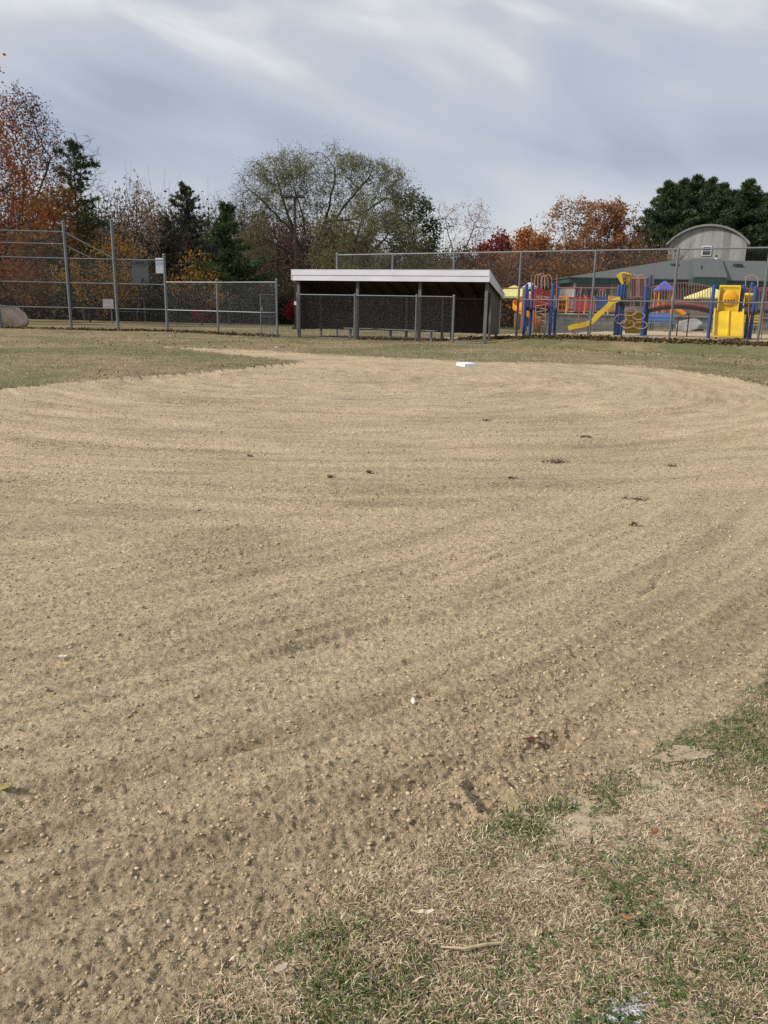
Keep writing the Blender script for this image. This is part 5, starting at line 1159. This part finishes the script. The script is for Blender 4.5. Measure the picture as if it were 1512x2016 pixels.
for k, (px, py, r_) in enumerate(((1222, 628, .23), (1241, 614, .24), (1235, 638, .26), (1257, 622, .24), (1262, 640, .24))):
    c = FP(px, py, -.25 - .04 * k); pipe([c + (pu * math.cos(a_) + zz * math.sin(a_) * (.62 if k != 0 else .8)) * r_ + pv * .05 * math.sin(a_ * 2) for a_ in np.linspace(0, 2 * math.pi, 20)[:-1]], .018, PIPEL, 'climbing_ring', True)
for px in (1242, 1262): pipe([FP(px, 585, .02), FP(px, 602, .0), FP(px + 6, 602, .0), FP(px + 6, 585, .02)], .014, PIPEL, 'hand_hold')
# arched bridge
ar = lambda t, e, h: e[0] + (e[1] - e[0]) * t - h * 4 * t * (1 - t)
for d in (.02, .78):
    bars(1277, 1404, lambda t: ar(t, (567, 566), 9.5), lambda t: ar(t, (606, 608), 10), d, 25, 'bridge_railing', PIPE, .013)
b = MB(); pts = [FP(1277 + 127 * i / 16, ar(i / 16, (612, 614), 9), .4) for i in range(17)]
b.sweep(pts, [(-.41, -.09), (.41, -.09), (.41, .06), (-.41, .06)], pv); b.build('bridge_deck', DECK, pl)
for d in (-.03, .83): pipe([FP(1277 + 127 * i / 16, ar(i / 16, (607.5, 609.5), 10), d) for i in range(17)], .017, REDP if d < 0 else PIPE, 'bridge_beam')
# right tower with wide yellow slide
deck(1404, 1490, 612, 0, .95)
a, c = FP(1411, 612, -.03), FP(1459, 565, -.03); ex = Vector((c.x - a.x, c.y - a.y, 0)); Hh = c.z - a.z
hd = MB(); hd.box(a, ex, pv * .05, zz * Hh); hd.tube([a + zz * Hh + pv * .04, a + ex + zz * Hh + pv * .04], .07, 10)
for s in (0, 1): hd.box(a + ex * (s * .95) - pv * .16, ex * .05, pv * .16, zz * Hh)
hd = hd.build('slide_hood', YEL, pl, False, .015)
cc = FP(1435.5, 587, -.05); bub = MB(); bub.sphere(cc, .31, 20, 10, (1, 1, 1)); bub.v = [tuple(cc + pu * ((Vector(v) - cc).dot(pu)) + pv * ((Vector(v) - cc).dot(pv) * .3) + zz * ((Vector(v) - cc).z)) for v in bub.v]; bub.build('bubble_window', AMB, hd, True)
for k in range(4): q = FP(1427 + 6 * k, 591.5, -.125 - .02 * (k in (1, 2))); MB().cbox(q, pu * .03, pv * .06, zz * .07).build('slot', mat('black_slot', (.01, .01, .01), .6), hd)
s0, s1 = FP(1434.5, 613, -.08), FP(1432, 663, -1.35); s1.z = gz(s1.x, s1.y) + .16
path = smooth([s0, s0 + (s1 - s0) * .2 - zz * .04, s0 + (s1 - s0) * .5 - zz * .06, s0 + (s1 - s0) * .8 - zz * .06, s1, s1 - pv * .2])
w = 1.04; prof = [(-w / 2 - .03, .16), (-w / 2 - .03, -.04), (w / 2 + .03, -.04), (w / 2 + .03, .16), (w / 2 - .02, .16), (w / 2 - .03, .02), (.05, .02), (.02, .10), (-.02, .10), (-.05, .02), (-w / 2 + .03, .02), (-w / 2 + .02, .16)]
sd2 = MB().sweep(path, prof, pu).build('slide', YEL, pl, True)
for s in (-.4, .4): MB().tube([s1 + pu * s - zz * .3, s1 + pu * s], .03, 8).build('slide_foot', PIPE, sd2)
MB().tube([FP(1465, 590.5, .5), FP(1488, 590.5, .5)], .27, 20, cap=False).build('crawl_tube', YEL, pl, True).modifiers.new('thick', 'SOLIDIFY').thickness = .03
pipe([FP(1468, 566, .3)] + [FP(1480 - 12 * math.cos(a_), 549 - 7 * math.sin(a_), .3) for a_ in np.linspace(0, math.pi, 9)] + [FP(1492, 570, .3)], .02, PIPEL, 'hoop')
pipe([gnd(FP(1473, 660, -.3)), FP(1476, 570, -.3)], .022, PIPE, 'pole')
for y_ in (568, 572): pipe([FP(1466, y_, .9 if y_ == 568 else .1), FP(1560, y_ - 1, .9 if y_ == 568 else .1)], .025, PIPE, 'overhead_bar')
bars(1495, 1540, lambda t: 572, lambda t: 607, .1, 11, 'bar_panel'); deck(1490, 1545, 610, 0, .95); ppost(1546, 565, 0)
pipe([gnd(FP(1501, 650, -.3)), FP(1503, 612, -.3)], .018, PIPE, 'ladder_pole')
# low chin-up frame between the bridge legs
ch = thing('chin_up_bar', 'thin red-brown low bar frame standing under the arched bridge', 'play bar')
q = FP(1352, 660, .9); g = gnd(q); e = FP(1354, 617, .9); f2_ = FP(1336, 624, 1.6)
MB().tube([g - zz * .05, (g.x, g.y, e.z)], .028, 8).build('upright', PIPE, ch, True); MB().tube([(g.x, g.y, e.z), (f2_.x, f2_.y, f2_.z)], .022, 8).build('bar', PIPE, ch, True); MB().tube([(f2_.x, f2_.y, f2_.z), (f2_.x, f2_.y, gz(f2_.x, f2_.y) - .05)], .028, 8).build('upright', PIPE, ch, True)

# slatted benches and boulder before the stone wall
def bench(label, px, Y, w, mt, name='park_bench'):
    p = P(px, 640, Y); o = thing(name, label, 'bench', None, (p.x, Y, gz(p.x, Y)))
    for k in range(3): MB().cbox((0, .22 + .03 * k, .62 + .15 * k), (w, 0, 0), (0, .03, 0), (0, 0, .11)).build('back_slat', mt, o, False, .005)
    for k in range(3): MB().cbox((0, -.2 + .16 * k, .44), (w, 0, 0), (0, .13, 0), (0, 0, .035)).build('seat_slat', mt, o, False, .005)
    for s in (-1, 1): MB().tube([(s * w * .38, -.2, 0), (s * w * .38, -.15, .42), (s * w * .38, .2, .42), (s * w * .38, .3, .98)], .025, 6).tube([(s * w * .38, .25, 0), (s * w * .38, .2, .42)], .025, 6).build('leg', mat('black_bench_metal', (.02, .02, .02), .5), o)
    return o
LB = mat('light_blue_slat', (.10, .24, .56), .5, .1, 2)
bench('light blue slatted bench under the left half of the arched bridge', 1303, 44, 1.42, LB)
bench('yellow slatted bench behind the right tower of the playground', 1470, 44, 1.5, YEL)
pb_ = P(1362, 636, 46); boulder('boulder', 'pale grey boulder before the stone wall seen under the arched bridge', (pb_.x, 46.2, .62), .78, .6, .52, mat('grey_granite', (.26, .255, .24), .9, .35, 2, .6, 9), 9)
# picket fence by the spiral slide
pf = thing('picket_fence', 'black metal picket fence seen past the dugout corner', 'fence')
ya = 46.0; xa, xb = X(975, ya), X(1036, ya); b = MB()
for i in range(19): b.tube([(xa + (xb - xa) * i / 18, ya, .3), (xa + (xb - xa) * i / 18, ya, 1.42)], .012, 5)
b.build('pickets', MATS['black_metal'], pf)
for z_ in (.45, 1.3): MB().tube([(xa, ya, z_), (xb, ya, z_)], .018, 6).build('rail', MATS['black_metal'], pf)

# ------------------------------------------------------------------ small children's play set on the terrace
YT = 52.5
def T(px, py, d=0.0): return P(px, py, YT + d)
p2 = thing('play_set', 'small orange, red and blue play set with spiral slide before the school', 'play set')
def panel(px0, px1, y0, y1, mt, nm, d=0.0, slats=0, th=.06):
    a, c = T(px0, y1, d), T(px1, y0, d); b = MB()
    if slats:
        n_ = slats; w_ = (c.x - a.x) / n_
        for i in range(n_): b.cbox((a.x + w_ * (i + .5), a.y, (a.z + c.z) / 2), (w_ * .62, 0, 0), (0, th * .7, 0), (0, 0, c.z - a.z))
        for z_ in (a.z + .06, c.z - .06): b.cbox(((a.x + c.x) / 2, a.y, z_), (c.x - a.x, 0, 0), (0, th, 0), (0, 0, .12))
    else: b.box((a.x, a.y, a.z), (c.x - a.x, 0, 0), (0, th, 0), (0, 0, c.z - a.z))
    return b.build(nm, mt, p2, False, .012)
pw1 = panel(1099, 1116, 584, 614, ORG, 'play_panel'); 
for j in range(2):
    for i in range(2): a = T(1103 + 8 * i, 593 + 12 * j, -.05); MB().cbox(a, (.16, 0, 0), (0, .06, 0), (0, 0, .22)).build('cut_out', mat('dark_opening', (.06, .03, .015), .8), pw1)
panel(1118, 1131, 585, 612, REDB, 'barrier', 0, 6); panel(1132, 1152, 585, 612, REDB, 'barrier', -.5, 9); panel(1154, 1170, 585, 611, REDB, 'barrier', .2, 7)
panel(1173, 1199, 585, 611, BLUB, 'barrier', 0, 8); panel(1200, 1217, 583, 613, mat('pale_orange_plastic', (.66, .36, .14), .5), 'play_panel', .3)
for px, mt in ((1098, ORG), (1117, ORG), (1171, PIPE), (1153, ORG), (1200, ORG), (1218, PIPE)):
    a = T(px, 582, -.08); MB().tube([(a.x, a.y, TER if a.y > 50.4 else 0), a], .06, 8).build('post', mt, p2, True)
a, c = T(1098, 613, 0), T(1218, 613, 0); MB().box((a.x, a.y + .08, a.z - .08), (c.x - a.x, 0, 0), (0, 1.6, 0), (0, 0, .08)).build('deck', DECK, p2)
for px in (1184, 1189): pipe_ = MB().tube([T(px - 3, 585, .4)] + [T(px - 3 * math.cos(a_), 574 - 4 * math.sin(a_), .4) for a_ in np.linspace(0, math.pi, 7)] + [T(px + 3, 585, .4)], .02, 6).build('hoop', PIPEL, p2, True)
# spiral slide at its left end
b = MB(); c = P(1037, 620, 47.5); pts = []
for i in range(27):
    a_ = math.radians(70 + 330 * i / 26); pts.append(Vector((c.x + .55 * math.cos(a_), 47.5 + .55 * math.sin(a_), 2.05 - 1.72 * i / 26)))
b = MB(); prof = [(-.30, .30), (-.30, -.03), (.30, -.03), (.30, .16), (.27, .16), (.26, .0), (-.26, .0), (-.27, .30)]
vs = []; 
for i, q in enumerate(pts):
    rad_ = Vector((q.x - c.x, q.y - 47.5, 0)).normalized()
    for (w_, h_) in prof: b.v.append(tuple(q - rad_ * w_ + zz * h_))
n_ = len(prof)
for i in range(26):
    for k in range(n_): b.f.append((i * n_ + k, i * n_ + (k + 1) % n_, (i + 1) * n_ + (k + 1) % n_, (i + 1) * n_ + k))
b.f += [tuple(range(n_)), tuple(26 * n_ + k for k in range(n_))]
ss = thing('spiral_slide', 'orange spiral slide just right of the dugout', 'slide'); b.build('chute', ORG, ss, True)
MB().tube([(c.x, 47.5, .2), (c.x, 47.5, 2.6)], .06, 8).build('pole', BLUE, ss, True)
# roofs and umbrellas
def pyramid(name, label, px0, px1, pyb, pyt, Y, mt, legmt, cat, legs=((-.8, -.8), (.8, -.8), (.8, .8), (-.8, .8)), flat=0.0, zg=TER):
    a, b_ = P(px0, pyb, Y), P(px1, pyb, Y); t = P((px0 + px1) / 2, pyt, Y); o = thing(name, label, cat, None, (t.x, Y, zg)); w_ = (b_.x - a.x) / 2; ze = (a.z + b_.z) / 2 - zg; zt_ = t.z - zg
    MB().add([(-w_, -w_, ze), (w_, -w_, ze), (w_, w_, ze), (-w_, w_, ze), (-.05, -.05, zt_), (.05, -.05, zt_), (.05, .05, zt_), (-.05, .05, zt_), (-w_, -w_, ze - .1), (w_, -w_, ze - .1), (w_, w_, ze - .1), (-w_, w_, ze - .1)], [(0, 1, 5, 4), (1, 2, 6, 5), (2, 3, 7, 6), (3, 0, 4, 7), (4, 5, 6, 7), (8, 9, 1, 0), (9, 10, 2, 1), (10, 11, 3, 2), (11, 8, 0, 3)]).build('canopy', mt, o)
    for (lx_, ly) in legs: MB().tube([(lx_ * w_, ly * w_, 0), (lx_ * w_, ly * w_, ze)], .05, 8).build('leg', legmt, o, True)
    return o
hut = pyramid('play_hut', 'little play hut with blue pointed roof behind the arched bridge', 1293, 1326, 570, 553, YT, mat('blue_violet_roof', (.07, .12, .45), .5), ORG, 'play hut')
w_ = 33 / 1600 * YT / 2
for k, (x_, mt) in enumerate(((-.55, REDB), (-.2, ORG), (.3, REDB))): MB().cbox((x_ * w_, -.8 * w_, .45), (.26 * w_, 0, 0), (0, .05, 0), (0, 0, .9)).build('side_panel', mt, hut, False, .01)
MB().tube([(.5, -.6, .55), (.9, -.7, .35), (1.2, -.8, .12)], .16, 10).build('slide', ORG, hut, True)
pyramid('sunshade', 'pale yellow sunshade canopy behind the arched bridge railing', 1362, 1440, 586, 566, 55, LEM, PIPE, 'sunshade')
pyramid('sunshade', 'pale yellow sunshade canopy just past the right corner of the dugout', 965, 1060, 584, 562, 51, LEM, PIPE, 'sunshade', zg=0.35)
pyramid('play_hut', 'white peaked roof of a play tower behind the left tower', 1031, 1056, 565, 556, 40, mat('pale_grey_plastic', (.55, .56, .60), .5), PIPE, 'play hut', zg=.4)

# ------------------------------------------------------------------ small things lying on the dirt and the near grass
TUFT = tint_mat('turf_clod_soil', .95)
def turf_clod(px, py, w, label, seed):
    p = G(px, py); rng = np.random.default_rng(seed); o = thing('turf_clod', label, 'turf clod', 'turf clods lying on the raked dirt', (p.x, p.y, float(dirt_h(p.x, p.y)) + .002))
    k = int(rng.integers(24, 40)); cen = np.stack([rng.normal(0, w * .22, k), rng.normal(0, w * rng.uniform(.05, .14), k), rng.uniform(-.006, .004, k)], 1); s = rng.uniform(.2, .8, (k, 1, 1)) * (.008 + .06 * w) * np.array((1, 1, .6))
    V = (IV[None] * (1 + .25 * rng.standard_normal((k, len(IV), 1))) * s + cen[:, None]).reshape(-1, 3); F = (IF[None] + (np.arange(k) * len(IV))[:, None, None]).reshape(-1, 3)
    col = np.repeat(np.array([(.12, .094, .06), (.09, .07, .046), (.155, .12, .078)])[rng.integers(0, 3, k)], len(IV), 0); np_mesh('soil', V, F, TUFT, o, True, col)
    n = int(rng.integers(34, 70)); x = rng.normal(0, w * .22, n); y = rng.normal(0, w * .14, n); a = rng.random(n) * 6.283
    V, F, CC = blades(x, y, np.full(n, .008), rng.uniform(.015, .045, n), rng.uniform(.003, .006, n), rng.uniform(1.0, 1.57, n), a, np.array([(.09, .08, .042), (.15, .12, .065), (.075, .085, .038)])[rng.integers(0, 3, n)]); np_mesh('grass', V, F, BLADE_M, o, False, CC)
for k, (px, py, w, lb) in enumerate(((1152, 862, .17, 'dark turf clod on the dirt, farthest of the three big ones on the right'), (1321, 917, .16, 'dark turf clod on the dirt nearest the right edge'), (1255, 985, .22, 'longest and nearest dark turf clod on the right of the dirt'),
        (1093, 911, .26, 'flat scuffed turf clod on the dirt, left of the rightmost clod'), (1006, 944, .06, 'small turf clod at the right end of a straight scrape in the dirt'), (652, 946, .07, 'small turf clod near the middle of the dirt, left of the weed sprig'), (727, 934, .06, 'tiny greenish weed sprig clod in the middle of the dirt'),
        (956, 827, .15, 'small turf clod on the dirt below the base bag'), (492, 898, .06, 'small thin turf clod alone on the left half of the dirt'), (1246, 1040, .055, 'small dark clod just below the longest turf clod'))): turf_clod(px, py, w, lb, 500 + k)
def leaf(name, label, px, py, L, col, seed, cat='fallen leaf', grp=None, hz=.012, on=dirt_h, wide=.55):
    p = G(px, py); rng = np.random.default_rng(seed); b = MB(); a_ = rng.random() * 6.28; n = 9; top_ = []; 
    for i in range(n):
        t = i / (n - 1); w_ = L * wide * math.sin(math.pi * t) ** .8 * (.55 + .45 * (i % 2)) * .5; x_ = (t - .5) * L; z_ = .25 * L * (t - .5) ** 2 + hz
        for s in (-1, 0, 1): b.v.append((x_, s * w_, z_ + abs(s) * L * .10 * rng.random()))
    for i in range(n - 1):
        for s in (0, 1): q = i * 3 + s; b.f.append((q, q + 1, q + 4, q + 3))
    o = b.build(name, mat(label[:40].replace(' ', '_'), col, .8, .25, 60), None, True); o.location = (p.x, p.y, float(on(p.x, p.y)) + gz(p.x, p.y)); o.rotation_euler = (rng.normal(0, .2), rng.normal(0, .2), a_)
    sm = o.modifiers.new('thick', 'SOLIDIFY'); sm.thickness = .0012
    return tag(o, label, cat, grp)
leaf('leaf', 'curled brick red leaf lying in the furrows near the grass edge', 1043, 1466, .05, (.10, .028, .02), 1)
leaf('leaf', 'pale whitish leaf scrap alone in the middle of the near dirt', 815, 1392, .035, (.62, .58, .50), 2)
leaf('leaf', 'pale whitish leaf scrap on the left side of the dirt', 121, 1302, .05, (.62, .60, .54), 3)
leaf('leaf', 'yellow green leaf at the left edge of the dirt', 18, 1563, .06, (.26, .24, .06), 4)
leaf('leaf', 'tan dry leaf beside a small clod on the dirt left of the near grass', 1116, 1293, .05, (.40, .30, .20), 5)
leaf('leaf', 'pale narrow willow leaf lying in the near grass', 825, 1850, .06, (.66, .58, .42), 6, on=grass_h, hz=.045, wide=.3)
leaf('leaf', 'reddish brown leaf in the grass right of the bare patch', 1284, 1675, .035, (.24, .09, .045), 7, on=grass_h, hz=.03)
leaf('leaf', 'orange tan leaf in the grass at the right edge', 1504, 1620, .04, (.34, .21, .12), 8, on=grass_h, hz=.03)
leaf('leaf', 'rusty leaf in the grass in the middle of the near lawn', 1238, 1848, .032, (.26, .12, .06), 9, on=grass_h, hz=.03)
leaf('leaf', 'dull green oval leaf low on the near lawn at the right', 1386, 1886, .028, (.24, .24, .13), 10, on=grass_h, hz=.03)
leaf('leaf', 'grey tan round leaf at the dirt edge of the near lawn', 560, 1957, .035, (.36, .30, .21), 11, on=grass_h, hz=.03, wide=.9)
# flat crusts of dried mud
def crust(label, px, py, r_, seed):
    p = G(px, py, .03); rng = np.random.default_rng(seed); b = MB(); n = 18; rad_ = [r_ * rng.uniform(.6, 1.15) for _ in range(n)]
    for z_ in (0, .008): b.v += [(rad_[k] * 1.5 * math.cos(2 * math.pi * k / n), rad_[k] * .8 * math.sin(2 * math.pi * k / n), z_ + rng.uniform(0, .003)) for k in range(n)]
    b.f = [tuple(range(n))[::-1], tuple(range(n, 2 * n))] + [(k, (k + 1) % n, n + (k + 1) % n, n + k) for k in range(n)]
    o = b.build('mud_crust', mat('dried_mud_crust', (.36, .28, .185), .9, .12, 12, .3, 60)); o.location = (p.x, p.y, float(grass_h(p.x, p.y)) - .002); tag(o, label, 'mud crust')
crust('larger flat crust of pale dried mud in the grass at the upper right', 1362, 1478, .058, 1)
crust('smaller crust of pale dried mud left beside the larger one', 1316, 1486, .036, 2)
# dead straw stick and a dab of white line paint
p = G(930, 1868, .03); st = MB().tube([(-.07, .0, .022), (-.02, -.010, .028), (.03, .004, .027), (.07, .016, .02)], [.0022, .0032, .004, .003], 7).build('stick', mat('pale_dead_stem', (.44, .34, .22), .9, .3, 40), None, True); st.location = (p.x, p.y, .012); tag(st, 'pale dry stem lying flat in the near grass', 'stick')
x, y = [], []
pp = G(1222, 2000, .03); n = 200; x = pp.x + RNG.normal(0, .024, n); y = pp.y + RNG.normal(0, .011, n) + (x - pp.x) * .35
V, F, CC = blades(x, y, grass_h(x, y) + .002, RNG.uniform(.010, .025, n), RNG.uniform(.003, .005, n), RNG.uniform(1.2, 1.57, n), RNG.random(n) * 6.283, np.full((n, 3), .66) * RNG.uniform(.7, 1.05, (n, 1)))
tag(np_mesh('paint_mark', V, F, BLADE_M, None, False, CC), kind='stuff')
